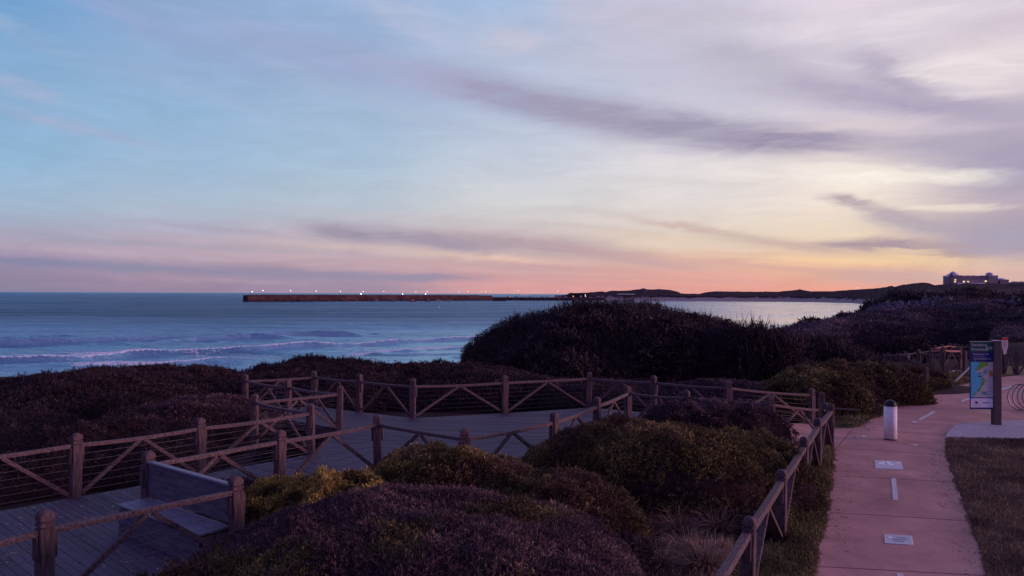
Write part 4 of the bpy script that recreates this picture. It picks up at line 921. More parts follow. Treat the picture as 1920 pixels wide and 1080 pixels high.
# ---- right-hand slope: grey tussocks as one mass
def right_scrub(name, n, d0, d1, matl, hh, seed, asp=6):
    d = d0 + (RNG.random(n) ** .85) * (d1 - d0); px = RNG.uniform(1400, 2060, n)
    x = (px - 960) / F * d; y = d; s = coast_sd(x, y); m = (s > 7) & ((d > 54) | (px < 1700)); x, y, d, s = x[m], y[m], d[m], s[m]
    lum = np.clip(fbm(x * .22, y * .22, seed, 3) - .36, 0, 1) * 2.2
    z = gh(x, y) + lum * hh * np.clip(d / 70, .6, 1.6) * sstep(7, 24, s)
    nv = np.tile(np.array([0, -.25, 1.0]), (len(x), 1))
    L0 = np.clip(d * .006, .25, 1.0); w0 = np.clip(d * .0011, .045, .2)
    V, Fq = sprigs(np.stack([x, y, z - .1], 1), nv, L0, w0, asp, .55, droop=.2)
    cl = np.repeat(lum, asp); tone = np.clip(.25 + cl * .75 + RNG.normal(0, .14, len(cl)), 0, 1)
    o = npmesh(name, V, Fq, matl, tone=tone); tag(o, kind='stuff')
right_scrub('dune_grass', 42000, 44, 90, LM_GREY, .75, 91)
right_scrub('dark_scrub', 30000, 84, 200, LM_DARK, .8, 97, 5)
# shrubs on the right-hand slope, individual domes
sage0 = None
def dome_master(name, seed, matl, label, nsp=2600, L0=.26, w0=.08):
    return bush(name, label, 'shrub', (0, 0), 2.2, 2.0, 1.7, nsp, L0, w0, matl, lump=.4, ls=.8, seed=seed, k=5, depth=.35, twigs=60, twigL=.4, sink=.25, basefn=lambda x, y: np.zeros_like(x), q=.5)
masters = [dome_master('sage_bush', 101, LM_SAGE, 'x'), dome_master('sage_bush', 107, LM_DARK, 'x'), dome_master('sage_bush', 113, LM_DARK, 'x', 3000)]
slope = [ # px, py(top), d, scale, master, label
 (1650, 574, 112, 1.7, 1, 'dark round bush jutting out over the bay water'), (1668, 568, 118, 1.6, 2, 'second dark bush beside the one over the water'), (1700, 562, 122, 2.2, 1, 'broad black bush left of the blue-grey ones on the slope'),
 (1610, 589, 95, 1.2, 2, 'small dark bush low on the shoreline edge'), (1590, 595, 90, 1.0, 1, 'lowest small dark bush at the shoreline edge'), (1535, 603, 76, 1.3, 2, 'round dark bush standing alone against the surf'), (1565, 600, 82, .8, 2, 'spindly small bush against the bright bay'),
 (1690, 571, 96, 1.95, 0, 'blue-grey bush at the left of the sage group'), (1735, 568, 100, 1.95, 0, 'blue-grey bush in the middle of the sage group'), (1790, 563, 104, 2.47, 0, 'largest blue-grey bush right of the sage group'), (1775, 575, 92, 1.69, 0, 'low blue-grey bush below the largest sage bush'),
 (1740, 563, 124, 2.2, 1, 'dark bush uphill of the sage group'), (1780, 566, 132, 2.6, 2, 'dark bush below the hotel lamp'), (1830, 563, 118, 2.4, 1, 'dark bush upslope, left of the right frame edge'), (1880, 567, 112, 2.4, 2, 'dark rounded bush near the right frame edge'),
 (1865, 567, 98, 2.47, 0, 'grey bush low on the right above the red-topped marker'), (1915, 582, 96, 2.2, 1, 'dark bush cut by the right frame edge'), (1900, 564, 140, 2.8, 2, 'dark bush high at the right frame edge'), (1850, 558, 160, 3.0, 1, 'dark bush on the hill below the hotel roofs'),
 (1695, 558, 190, 3.0, 1, 'dark crown on the hill left of the hotel'), (1740, 556, 185, 3.0, 2, 'dark crown on the hill under the hotel lamp'), (1800, 554, 190, 3.2, 1, 'dark crown on the hill just below the hotel'), (1945, 567, 120, 2.6, 1, 'dark bush just beyond the right frame edge'),
 (1695, 637, 50, .75, 2, 'black rounded bush behind the far fence'), (1715, 643, 48, .6, 1, 'second black bush behind the far fence, right of the round one')]
for i, (px, py, d, s, mi_, lab) in enumerate(slope):
    m0 = masters[mi_]; first = not m0.get('used')
    o = m0 if first else m0.copy()
    if first: m0['used'] = 1
    else: COL.objects.link(o)
    x = (px - 960) / F * d; ztop = at_d(px, py, d).z; hh = 1.75 * s * .9
    o.location = (x, d, ztop - hh); o.scale = (s * random.uniform(.95, 1.25), s, s * .9); o.rotation_euler = (0, 0, random.uniform(0, 6.3))
    tag(o, lab, 'shrub', 'rounded shrubs on the right-hand slope')
for i in range(16):
    x = random.uniform(-1.0, 12.5); y = random.uniform(33, 43); o = masters[random.choice((1, 2))].copy(); COL.objects.link(o); s_ = random.uniform(.45, .95)
    r_ = min(1, math.hypot((x - 6.2) / 9.3, (y - 44.5) / 13)); zt = 3.12 * max(0, 1 - r_ ** 2.2) ** .66
    o.location = (x, y, zt - 1.25 * s_); o.scale = (s_ * random.uniform(1, 1.4), s_, s_ * random.uniform(.8, 1.05)); o.rotation_euler = (0, 0, random.uniform(0, 6.3))
    tag(o, 'dark rounded shrub bulging from the slope of the big central dune', 'shrub', 'dark shrubs bulging from the big central dune')
for m0 in masters:
    if 'used' in m0: del m0['used']
for o in bpy.data.objects:
    if o.name.startswith('sage_bush') and 'used' in o: del o['used']

# ---- mown grass and tussocks near the camera
MATPOLY = True
def in_poly(x, y, poly):
    c_ = np.zeros(len(x), bool); n = len(poly); j = n - 1
    for i in range(n):
        xi, yi = poly[i]; xj, yj = poly[j]
        cond = ((yi > y) != (yj > y)) & (x < (xj - xi) * (y - yi) / (yj - yi + 1e-9) + xi); c_ ^= cond; j = i
    return c_
def grass(name, pxpoly, n, matl, L0=.05, w0=.007, seed=0, k=3, spread=.45):
    poly = [at_z(a, b, 0)[:2] for a, b in pxpoly]; X0 = min(p[0] for p in poly); X1 = max(p[0] for p in poly); Y0 = min(p[1] for p in poly); Y1 = max(p[1] for p in poly)
    x = RNG.uniform(X0, X1, n * 4); y = RNG.uniform(Y0, Y1, n * 4); m = in_poly(x, y, poly); x, y = x[m][:n], y[m][:n]
    V, Fq = sprigs(np.stack([x, y, np.full(len(x), .0)], 1), np.tile(np.array([0, 0, 1.0]), (len(x), 1)), L0 * (1 + y * .03), w0 * (1 + y * .06), k, spread)
    cl = np.repeat(fbm(x * 1.3, y * 1.3, seed, 4), k); tone = np.clip(.5 + (cl - .5) * 1.8 + RNG.normal(0, .14, len(cl)), 0, 1)
    o = npmesh(name, V, Fq, matl, tone=tone); tag(o, kind='stuff')
mp_poly = [(-5.6, 7.9), (-3.8, 10.3), (-4.5, 11.6), (-5.5, 12.3), (-4.2, 13.9), (-2.8, 15.7), (-.85, 14.2), (1.15, 16.2), (2.35, 18.5), (3.4, 20.8), (4.7, 19.95), (6.6, 18.8), (7.1, 17.9), (6.0, 16.1), (4.35, 12.9), (2.95, 10.2), (1.5, 7.4), (-.2, 4.6), (-5, 4.4)]
def heath_mat():
    n = 90000; x = RNG.uniform(-6, 7.4, n); y = RNG.uniform(4.4, 21, n); m = in_poly(x, y, mp_poly); x, y = x[m], y[m]
    hol = 1 - np.clip(np.exp(-(((x - 2.6) / 1.3) ** 2 + ((y - 9.8) / 2.0) ** 2)) * 1.1, 0, .9)
    z = (.08 + .55 * np.abs(2 * vn(x * 1.5, y * 1.5, 301) - 1) + .25 * np.abs(2 * vn(x * 3.6, y * 3.6, 302) - 1)) * hol
    e = in_poly(x, y, [(px_ * .93 + .05, 12 + (py_ - 12) * .93) for px_, py_ in mp_poly]); z = np.where(e, z, z * .35)
    hp = in_poly(x, y, [tuple(at_z(a, b, 0)[:2]) for a, b in ((1180, 1200), (1175, 990), (1215, 905), (1330, 885), (1450, 885), (1420, 980), (1340, 1200))])
    thin = (RNG.random(len(x)) < .25 + .75 * hol) & (~hp | (RNG.random(len(x)) < .06)); x, y, z = x[thin], y[thin], z[thin]
    V, Fq = sprigs(np.stack([x, y, z - .06], 1), np.tile(np.array([0, 0, 1.0]), (len(x), 1)), .075, .013, 6, .75)
    cl = np.repeat(fbm(x * 1.1, y * 1.1, 305, 3), 6); tone = np.clip(.42 + (cl - .5) * 1.2 + RNG.normal(0, .18, len(cl)), 0, 1)
    pm_ = np.repeat(fbm(x * .8, y * .8, 309, 3) > .5, 6)
    o = npmesh('ground_heath', V, Fq, [LM_BROWN, LM_GREEN], tone=tone, mi=pm_.astype(int)); tag(o, kind='stuff')
heath_mat()
LM_LAWN = leafmat('dull_lawn_blades', [(0, (.12, .08, .065)), (.5, (.24, .17, .125)), (1, (.38, .29, .19))])
grass('grass', [(1300, 1250), (1360, 1080), (1440, 960), (1500, 880), (1545, 838), (1557, 838), (1561, 870), (1552, 950), (1522, 1080), (1470, 1250)], 42000, LM_GRASS, seed=201)
grass('grass', [(1864, 1120), (1822, 980), (1790, 895), (1776, 850), (1775, 824), (1940, 826), (2000, 900), (2030, 1120)], 70000, LM_LAWN, seed=207, L0=.04)
grass('grass', [(1556, 800), (1600, 800), (1680, 763), (1760, 733), (1830, 712), (1800, 700), (1720, 715), (1640, 748), (1570, 775)], 30000, LM_GRASS, seed=211, L0=.07, w0=.012)
grass('grass', [(1130, 1200), (1180, 1000), (1300, 900), (1420, 870), (1500, 850), (1480, 900), (1400, 980), (1300, 1200)], 26000, LM_STRAW, seed=219, L0=.10, w0=.007)
def edge_grass(pxs, n, matl, sd_=.05, L0=.06):
    P = np.array([tuple(at_z(a, b, 0)[:2]) for a, b in pxs]); seg = np.hypot(*(P[1:] - P[:-1]).T); cum = np.r_[0, np.cumsum(seg)]
    t = RNG.uniform(0, cum[-1], n); t = t[fbm(t * 1.5, t * 0, 501, 3) > .38]; n = len(t)
    x = np.interp(t, cum, P[:, 0]) + RNG.normal(0, sd_, n); y = np.interp(t, cum, P[:, 1]) + RNG.normal(0, sd_, n)
    V, Fq = sprigs(np.stack([x, y, np.full(n, .01)], 1), np.tile(np.array([0, 0, 1.0]), (n, 1)), L0, .007, 4, .7, droop=.2)
    o = npmesh('grass', V, Fq, matl, tone=np.clip(RNG.normal(.5, .2, len(Fq)), 0, 1)); tag(o, kind='stuff')
edge_grass([(1518, 1100), (1533, 1040), (1553, 950), (1562, 870), (1561, 842)], 2600, LM_GRASS, .03, .05)
edge_grass([(1860, 1100), (1822, 985), (1790, 898), (1778, 862), (1774, 832)], 2200, LM_LAWN, .03, .045)
edge_grass([(1600, 803), (1640, 783), (1680, 765), (1720, 749), (1760, 735), (1800, 721), (1850, 711)], 3600, LM_GRASS, .09, .09)
def litter(name, polyw, n, z, matl):
    X0 = min(p[0] for p in polyw); X1 = max(p[0] for p in polyw); Y0 = min(p[1] for p in polyw); Y1 = max(p[1] for p in polyw)
    x = RNG.uniform(X0, X1, n * 6); y = RNG.uniform(Y0, Y1, n * 6); m = in_poly(x, y, polyw) & (fbm(x * .8, y * .8, 401, 3) + RNG.normal(0, .08, len(x)) > .52); x, y = x[m][:n], y[m][:n]; n = len(x)
    th = RNG.uniform(0, 6.28, n); L_ = RNG.uniform(.012, .04, n); W_ = L_ * .35; c_, s_ = np.cos(th), np.sin(th)
    P = np.stack([x, y, np.full(n, z)], 1); a = np.stack([c_ * L_, s_ * L_, RNG.uniform(0, .006, n)], 1); b = np.stack([-s_ * W_, c_ * W_, RNG.uniform(0, .006, n)], 1)
    V = np.stack([P - a, P - b, P + a, P + b], 1).reshape(-1, 3); o = npmesh(name, V, np.arange(4 * n).reshape(n, 4), matl, tone=RNG.random(n)); tag(o, kind='stuff')
wl = lambda pts: [tuple(at_z(a, b, .012)[:2]) for a, b in pts]
litter('leaf_litter', wl([(1530, 1080), (1553, 950), (1562, 870), (1600, 806), (1640, 786), (1640, 840), (1600, 950), (1590, 1080)]), 1500, .017, LM_STRAW)
litter('leaf_litter', wl([(1800, 1080), (1760, 950), (1740, 850), (1775, 835), (1790, 898), (1838, 1030), (1850, 1080)]), 800, .017, LM_STRAW)
litter('leaf_litter', [tuple(p[:2]) for p in (E00, E0, E1, E2, E3, C2, C1, B1, A1, A0, Am, Am2)], 1800, DZ + .005, LM_STRAW)
tus = None
TL = ['pale feathery tussock nearest the verge fence', 'wispy tussock in the hollow below the russet bush', 'drooping tussock at the bottom beside the fence rail', 'small tussock between the mound and the fence', 'straw tussock against the flank of the foreground mound', 'low tussock behind the feathery one', 'tall straw tussock by the dark creeping growth', 'tussock close to the bottom edge of the view', 'thin tussock under the fence brace', 'tussock by the ramp beside the inner fence end']
TP = [(1330, 960, .55), (1240, 970, .55), (1290, 1050, .5), (1370, 940, .45), (1215, 1010, .5), (1300, 925, .4), (1260, 930, .6), (1240, 1075, .5), (1385, 985, .4), (1432, 826, .5)]
TP += [(1345, 1010, .6), (1400, 925, .4), (1275, 1010, .62), (1320, 1075, .6)]; TL += ['pale tussock right beside the verge fence rail', 'short tussock where the verge fence curves', 'bushy tussock in the middle of the hollow', 'pale tussock at the very bottom beside the fence']
for i, ((px, py, h_), lab) in enumerate(zip(TP, TL)):
    if tus is None:
        n = 800; an = RNG.uniform(0, 2 * PI, n); rr_ = RNG.random(n) ** .5 * .12
        Pp = np.stack([rr_ * np.cos(an), rr_ * np.sin(an), np.zeros(n)], 1); Nn = np.stack([np.cos(an) * RNG.uniform(0, .9, n), np.sin(an) * RNG.uniform(0, .9, n), np.ones(n)], 1)
        V, Fq = sprigs(Pp, Nn, .8, .010, 2, .3, droop=.35); tone = np.clip(RNG.normal(.45, .2, len(Fq)), 0, 1)
        tus = npmesh('grass_tussock', V, Fq, LM_STRAW, tone=tone); o = tus
    else: o = tus.copy(); COL.objects.link(o)
    p = at_z(px, py, .0); o.location = p; o.scale = (h_ * 1.25, h_ * 1.25, h_ * 1.05); o.rotation_euler.z = random.uniform(0, 6)
    tag(o, lab, 'grass tussock', 'tussocks in the hollow by the verge fence')

# ------------------------------------------------------------------ map sign
def sign():
    b = at_z(1868, 796, .05); t = empty('map_sign', b, 0, 'tall dark post carrying a foreshore map panel on its left side', 'sign')
    M_P = mat('dark_brown_metal', (.060, .045, .060), .5, .4, nscale=2, var=.1); M_PE = mat('light_edge', (.55, .5, .55), .5)
    mb = MB(); mb.box((0, 0, 1.345), (.26, .16, 2.69), bev=.012); mb.build('post', M_P, t)
    mb = MB(); mb.box((0, 0, 2.70), (.27, .17, .022), bev=.004); mb.build('cap', M_PE, t)
    w, h = .735, 2.16; x0 = -.13 - w; z0 = .50; y = -.03
    pn = MB(); pn.box((x0 + w / 2, y, z0 + h / 2), (w, .035, h)); 
    B = pn.build('panel', mat('panel_navy', (.008, .012, .15), .45, .4), t)
    mb = MB(); mb.box((x0 + w / 2, y, z0 + h + .008), (w, .045, .016)); mb.build('top_trim', M_PE, t)
    yf = y - .018
    def quad(name, u0, v0, u1, v1, matl, dy, par): # u 0..1 left-right, v 0..1 top-down
        mb = MB(); X0, X1 = x0 + u0 * w, x0 + u1 * w; Z0, Z1 = z0 + h * (1 - v0), z0 + h * (1 - v1)
        mb.box(((X0 + X1) / 2, yf - dy / 2, (Z0 + Z1) / 2), (X1 - X0, dy, Z0 - Z1)); return mb.build(name, matl, par)
    quad('header', .0, .0, 1, .155, mat('header_green', (.012, .10, .08), .5), .003, t)
    mp_ = quad('map_face', .02, .30, 1, .825, mat('map_land_grey', (.52, .52, .53), .5, nscale=14, var=.12), .003, t)
    quad('footer', .02, .84, .985, .975, mat('footer_white', (.78, .78, .88), .5), .003, t)
    def shape(name, pts, matl, par, dy):
        mb = MB(); P = [(x0 + u * w, yf - dy, z0 + h * (1 - v)) for u, v in pts]; Q = [(p[0], yf - .001, p[2]) for p in P]; n = len(P)
        mb.add(P + Q, [tuple(range(n)), tuple(range(2 * n - 1, n - 1, -1))] + [(i, (i + 1) % n, n + (i + 1) % n, n + i) for i in range(n)])
        return mb.build(name, matl, par)
    shape('map_water', [(.02, .30), (.40, .30), (.36, .37), (.28, .41), (.20, .445), (.36, .46), (.47, .50), (.52, .56), (.52, .62), (.45, .67), (.36, .71), (.28, .76), (.20, .78), (.14, .825), (.02, .825)], mat('map_sea_blue', (.10, .52, .70), .5, nscale=5, var=.12), mp_, .005)
    MG = mat('map_green', (.17, .38, .04), .5, nscale=9, var=.25)
    shape('map_park', [(.40, .30), (.78, .30), (.78, .36), (.60, .37), (.46, .40), (.30, .43), (.22, .44), (.36, .36)], MG, mp_, .006)
    shape('map_park', [(.53, .52), (.62, .54), (.62, .62), (.48, .67), (.42, .735), (.28, .745), (.36, .69), (.48, .64)], MG, mp_, .0065)
    shape('map_park', [(.18, .755), (.27, .76), (.24, .785), (.17, .79)], MG, mp_, .0065)
    shape('map_town', [(.80, .45), (.90, .43), (1.0, .46), (1.0, .52), (.88, .52)], mat('map_orange', (.42, .2, .06), .5), mp_, .006)
    shape('map_lake', [(.48, .745), (.60, .735), (.76, .765), (.70, .775), (.60, .79), (.50, .765)], mat('map_lake_blue', (.12, .34, .42), .5), mp_, .006)
    shape('map_lake', [(.60, .42), (.72, .40), (.74, .46), (.64, .49), (.56, .46)], mat('map_lake_teal', (.16, .34, .30), .5), mp_, .006)
    MN = mat('map_navy_mark', (.01, .03, .12), .5); MT = mat('panel_lettering', (.72, .74, .78), .5); MT2 = mat('pale_blue_lettering', (.35, .4, .62), .5)
    shape('map_mark', [(.34, .505), (.50, .51), (.49, .525), (.33, .52)], MN, mp_, .007); shape('map_mark', [(.36, .46), (.48, .465), (.47, .475), (.36, .47)], MN, mp_, .0075)
    for k in range(16):
        u = random.uniform(.35, .95); v = random.uniform(.40, .80); l = random.uniform(.05, .2); s = random.uniform(-.03, .03)
        if u < .55 and v > .5: continue
        shape('map_road', [(u, v), (u + l if u + l < .99 else .99, v + s), (u + l if u + l < .99 else .99, v + s + .004), (u, v + .005)], MT if k % 2 else MN, mp_, .0068 + k * .0001)
    rot = (PI / 2, 0, 0)
    T = lambda s, u, v, sz, m_: text_mesh('lettering', s, sz, m_, t, (x0 + u * w, yf - .005, z0 + h * (1 - v)), rot)
    T('Foreshore', .05, .063, .115, MT); T('Promenade', .05, .128, .115, MT)
    T('Breakwater 1.2', .12, .195, .078, MT); T('beach boardwalk', .13, .228, .055, MT2)
    T('Lake Pertobe 0.7 km', .12, .262, .068, MT); T('park', .13, .290, .05, MT2)
    def icon(u, v):
        return (x0 + u * w, z0 + h * (1 - v))
    mb = MB()
    X, Z = icon(.72, .08) # walker
    mb.box((X, yf - .005, Z + .055), (.018, .004, .018)); mb.beam((X, yf - .005, Z + .04), (X, yf - .005, Z - .02), .004, .014, up=(1, 0, 0)); mb.beam((X, yf - .005, Z - .02), (X - .03, yf - .005, Z - .075), .004, .013, up=(1, 0, 0)); mb.beam((X, yf - .005, Z - .02), (X + .03, yf - .005, Z - .075), .004, .013, up=(1, 0, 0)); mb.beam((X - .03, yf - .005, Z), (X + .03, yf - .005, Z + .03), .004, .011)
    mb.build('walker_icon', MT, t)
    mb = MB(); X, Z = icon(.86, .085)
    for s in (-1, 1): mb.tube([(X + s * .045 + .03 * math.cos(a), yf - .005, Z - .03 + .03 * math.sin(a)) for a in np.linspace(0, 2 * PI, 14)[:-1]], .005, 5, closed=True)
    mb.beam((X - .045, yf - .005, Z - .03), (X - .005, yf - .005, Z + .025), .004, .01); mb.beam((X - .005, yf - .005, Z + .025), (X + .035, yf - .005, Z + .02), .004, .01); mb.beam((X + .03, yf - .005, Z + .035), (X + .045, yf - .005, Z - .03), .004, .01)
    mb.build('bicycle_icon', MT, t)
    shape('footer_emblem', [(.20, .905), (.24, .885), (.25, .87), (.28, .89), (.36, .90), (.32, .918), (.25, .92)], mat('emblem_dark', (.03, .05, .10), .5), t, .006)
    for s, u, v, sz in (('city council', .15, .945, .05),): T(s, u, v, sz, MT2)
    mb = MB()
    for k in range(8): mb.box((x0 + (.55 + k * .035) * w, yf - .005, z0 + h * (1 - .905)), (.018, .004, .03))
    mb.build('footer_wordmark', mat('wordmark_plum', (.14, .05, .12), .5), t)
    shape('footer_lettering', [(.06, .60), (.10, .60), (.10, .70), (.06, .70)], mat('map_pale_text', (.3, .45, .62), .5), mp_, .007)
sign()

# bike rack: a steel coil
def rack():
    b = at_z(1914, 770, .012); t = empty('bike_rack', b, 0, 'coiled steel bicycle rack cut off by the right frame edge', 'bike rack')
    r = .47
    for k in range(5):
        mb = MB(); pts = []
        for a in np.linspace(0, 2 * PI, 41)[:-1]:
            pts.append((r * math.cos(a) + k * .21, .05 * k + .05 * math.sin(a), r + .02 + r * math.sin(a)))
        mb.tube(pts, .024, 10, closed=True); mb.build('ring', M_STEEL, t)
    mb = MB(); mb.tube([(-.05, 0, .03), (1.0, .25, .03)], .02, 8); mb.build('base_rail', M_STEEL, t)
rack()

# ------------------------------------------------------------------ far fences by the beach ramp
M_ORANGE = mat('rail_warm_light_tint', (.42, .20, .15), .8, .2, nscale=20, var=.25)  # warm low light put into the colour of the far rails
def gp(px, py, z=0.0): return at_z(px, py, z)
def tp(px, py, d, h=1.2): p = at_d(px, py, d); return Vector((p.x, p.y, p.z - h))
f1 = [tp(1625, 664, 52), tp(1642, 662, 50), tp(1665, 660.5, 48), tp(1698, 659, 45.5), tp(1722, 655, 43.5), tp(1746, 652, 42.3), tp(1768, 650, 41.5), tp(1799, 652, 42.5)]
fence('far fence whose broad orange rail lines the beach ramp', f1, wires=0, rw=.2, rt=.09, rmat=M_ORANGE, rail_h=1.0)
f2 = [tp(1736, 652, 50), tp(1753, 647, 50.5), tp(1766, 645, 51), tp(1780, 643, 52), tp(1789, 645, 54), tp(1797, 646, 56), tp(1805, 646, 58), tp(1813, 646, 60), tp(1830, 647, 63)]
fence('farthest fence, a tight row of posts behind the orange rail', f2, wires=0, rw=.14, rt=.08, rmat=M_ORANGE, rail_h=1.0)
f3 = [gp(1723, 700), gp(1768, 705), gp(1809, 703), gp(1846, 702), gp(1881, 701), gp(1906, 703), gp(1960, 704), gp(2020, 706)]
fence('dark fence across the grass behind the map sign, with a bottom rail', f3, closed_bays=[0, 3, 4, 5, 6], wires=0, rail_h=1.05, brace=True, rw=.1, rt=.09, h=1.3)
# ramp surface behind, gate
mb = MB(); mb.poly([tuple(p) for p in (gp(1776, 702, .02), gp(1808, 702, .02), gp(1806, 682, .02), gp(1790, 678, .02))]); tag(mb.build('beach_ramp', M_PATHB), kind='structure')
def gate():
    a = gp(1777, 703); b = gp(1808, 703); t = empty('gate', a, 0, 'low timber gate frame with one dark diagonal, open on the beach ramp', 'gate'); d = b - a
    mb = MB(); mb.beam((0, 0, .06), d + Vector((0, 0, .06)), .06, .07); mb.build('bottom_rail', M_WOOD, t)
    mb = MB(); mb.beam((.05, 0, .1), d * .78 + Vector((0, .1, .64)), .05, .07); mb.build('diagonal', M_WOOD, t)
    mb = MB(); mb.beam((0, 0, 1.0), d + Vector((0, 0, 1.0)), .06, .07); mb.build('top_rail', M_WOOD, t)
gate()
a = gp(1787, 720); b_ = at_d(1823, 684, 35.6); mb = MB(); mb.beam((0, 0, .02), b_ - a, .06, .07, bev=.006); mb.beam(b_ - a + Vector((0, 0, .04)), b_ - a + Vector((0, 0, -.9)), .08, .08); o = mb.build('gate_bar', mat('pale_bar', (.42, .38, .42), .6)); o.location = a
tag(o, 'pale leaning barrier bar rising from the grass behind the map panel', 'gate bar')
lone_post(gp(1737, 735), 1.08, 'single timber post on the verge in front of the hedge end')
def notice():
    p = at_d(1704.5, 667, 45.0); mb = MB(); mb.box((0, 0, 0), (.24, .015, .22)); mb.box((.02, .05, -.25), (.04, .04, .8)); o = mb.build('notice', mat('notice_white', (.6, .6, .72), .6)); o.location = p; tag(o, 'small white square notice on the far fence post', 'sign')
notice()
def marker():
    b = gp(1881.5, 701); t = empty('beach_marker', b + Vector((0, -.12, 0)), 0, 'white marker board with red top, tapering to its foot on a fence post', 'sign'); s = 39 / F
    def zz(py): return (703 - py) * 38.6 / F
    w = .155
    mb = MB(); pr = [(-w, 1.47), (-w, 1.93), (w, 1.93), (w, 1.47), (w * .55, 1.25), (w * .55, 1.04), (-w * .55, 1.04), (-w * .55, 1.25)]; n = len(pr)
    mb.add([(x, -.02, z) for x, z in pr] + [(x, .02, z) for x, z in pr], [tuple(range(n)), tuple(range(2 * n - 1, n - 1, -1))] + [(i, (i + 1) % n, n + (i + 1) % n, n + i) for i in range(n)])
    mb.build('board', mat('marker_white', (.72, .68, .66), .5), t)
    mb = MB(); mb.box((0, -.002, 1.875), (w * 2 + .01, .05, .115)); mb.build('red_band', mat('marker_red', (.62, .03, .04), .5), t)
    mb = MB(); mb.box((0, 0, 1.945), (w * 2 + .01, .05, .02)); mb.build('top_edge', mat('marker_grey', (.3, .3, .33), .5), t)
    mb = MB()
    for k in range(7): mb.box((random.uniform(-.02, .02), -.023, 1.76 - k * .06), (.17 if k < 5 else .1, .004, .022))
    mb.build('lettering', mat('marker_text', (.22, .18, .22), .6), t)
    mb = MB(); mb.box((0, .01, .75), (.07, .03, .62)); mb.build('stake', M_WOOD, t)
marker()
mb = None
bush('small_bush', 'small black bush poking above the orange rail', 'shrub', (0, 0), .26, .26, 1.0, 900, .07, .03, LM_DARK, lump=.3, ls=2, seed=140, k=5, basefn=lambda x, y: np.zeros_like(x), q=.6, sink=.05)
sb = [o for o in bpy.data.objects if o.name.startswith('small_bush')][0]; p = at_d(1738, 644, 44.5); sb.location = (p.x, p.y, p.z - 1.0)

# ------------------------------------------------------------------ breakwater, harbour
BW0 = at_z(466, 565.8, SEA); BW1 = at_z(925, 563.3, SEA)
def wall():
    d = (BW1 - BW0); ln = d.length; d.normalize(); s = Vector((-d.y, d.x, 0)); t = empty('breakwater', BW0, 0, 'long dark stone breakwater reaching out across the sea', 'breakwater')
    M_ST = mat('breakwater_stone', (.07, .034, .042), .9, .1, nscale=.10, var=.5, bump=.8, bscale=.6, detail=10, col2=(.12, .065, .07))
    n = 90; V = []; Fc = []
    prof = [(0, -1.5), (.4, 2.0), (1.0, 2.3), (2.2, 2.5), (2.3, 8.0), (14, 8.0), (16, -1.5)]
    rn = [[random.uniform(-.35, .35) for _ in range(len(prof))] for _ in range(n + 1)]
    for i in range(n + 1):
        for j, (u, z) in enumerate(prof):
            p = d * (ln * i / n) + s * (u + rn[i][j] * 1.2) + Vector((0, 0, z + (rn[i][j] * .9 if 0 < j < 4 else 0) + (rn[i][j] * .2 if j >= 4 else 0))); V.append(p)
    k = len(prof)
    for i in range(n):
        for j in range(k - 1): Fc.append((i * k + j, i * k + j + 1, (i + 1) * k + j + 1, (i + 1) * k + j))
    Fc.append(tuple(range(k))); mb = MB(); mb.add(V, Fc); mb.build('wall', M_ST, t)
    mb = MB(); mb.beam(s * 4 + Vector((0, 0, 8.3)), s * 4 + d * ln * .93 + Vector((0, 0, 8.3)), 1.2, .9); mb.build('parapet', M_ST, t)
    mb = MB()
    for i in range(260):
        f_ = random.random(); q = d * ln * f_ + s * random.uniform(-4, 1.0); sz = random.uniform(.8, 2.4); mb.box(q + Vector((0, 0, random.uniform(-.6, 1.2))), (sz, sz * random.uniform(.6, 1.2), sz * .8), M=Euler((random.random() * 3, random.random() * 3, random.random() * 3)).to_matrix().to_4x4())
    mb.build('armour_rock', mat('dark_wet_rock', (.045, .03, .035), .8), t)
wall()
M_LAMP = bpy.data.materials.new('lamp_glow'); M_LAMP.use_nodes = True; b = M_LAMP.node_tree.nodes['Principled BSDF']; b.inputs['Emission Color'].default_value = (1, .96, .92, 1); b.inputs['Emission Strength'].default_value = 9
M_POLE = mat('lamp_pole_grey', (.10, .09, .11), .6)
def lampmaster():
    t = empty('street_lamp', (0, 0, 0)); mb = MB(); mb.tube([(0, 0, 0), (0, 0, .96), (.0, -.1, 1.0)], .02, 6); mb.build('pole', M_POLE, t)
    mb = MB()
    for i in range(1): mb.lathe((0, -.1, 1.0), [(.001, -.12), (.09, -.08), (.13, 0), (.09, .08), (.001, .12)], 10)
    mb.build('lamp_head', M_LAMP, t); return t
lm0 = lampmaster(); first = True
lamps = [(473, 547, 1.15, 'lamp at the seaward tip of the breakwater'), (493, 545, 1, 'lamp second from the seaward tip, just beyond the tip lamp'), (545, 545.3, .9, 'lone lamp a fifth of the way along the breakwater'), (593, 545.8, 1, 'lone lamp halfway between the tip and the first bright lamp'), (638, 546, .85, 'lone faint lamp left of the first bright lamp'),
 (681, 546.4, .9, 'small lamp just above the first bright lamp'), (720, 546.6, .9, 'small lamp between the first and second bright lamps'), (780, 546.8, .85, 'small lamp left of the paired lamps by the boats'), (801, 547, .9, 'small lamp just above the third bright lamp'),
 (842, 547, .65, 'faint lamp right of the moored boats'), (861, 547.1, .7, 'faint lamp near the landward end of the breakwater'), (878, 547.2, .7, 'faint lamp second from the cluster of three'), (903, 547.2, .7, 'left lamp of the close cluster of three'), (911, 547, .85, 'middle lamp of the close cluster of three'), (919, 547.2, .65, 'right lamp of the close cluster of three'),
 (677, 551, 1.75, 'first and brightest low lamp over the harbour side of the breakwater'), (755, 551.3, 1.35, 'second bright low lamp on the breakwater'), (798, 551, 1.7, 'third bright low lamp, near the moored boats')]
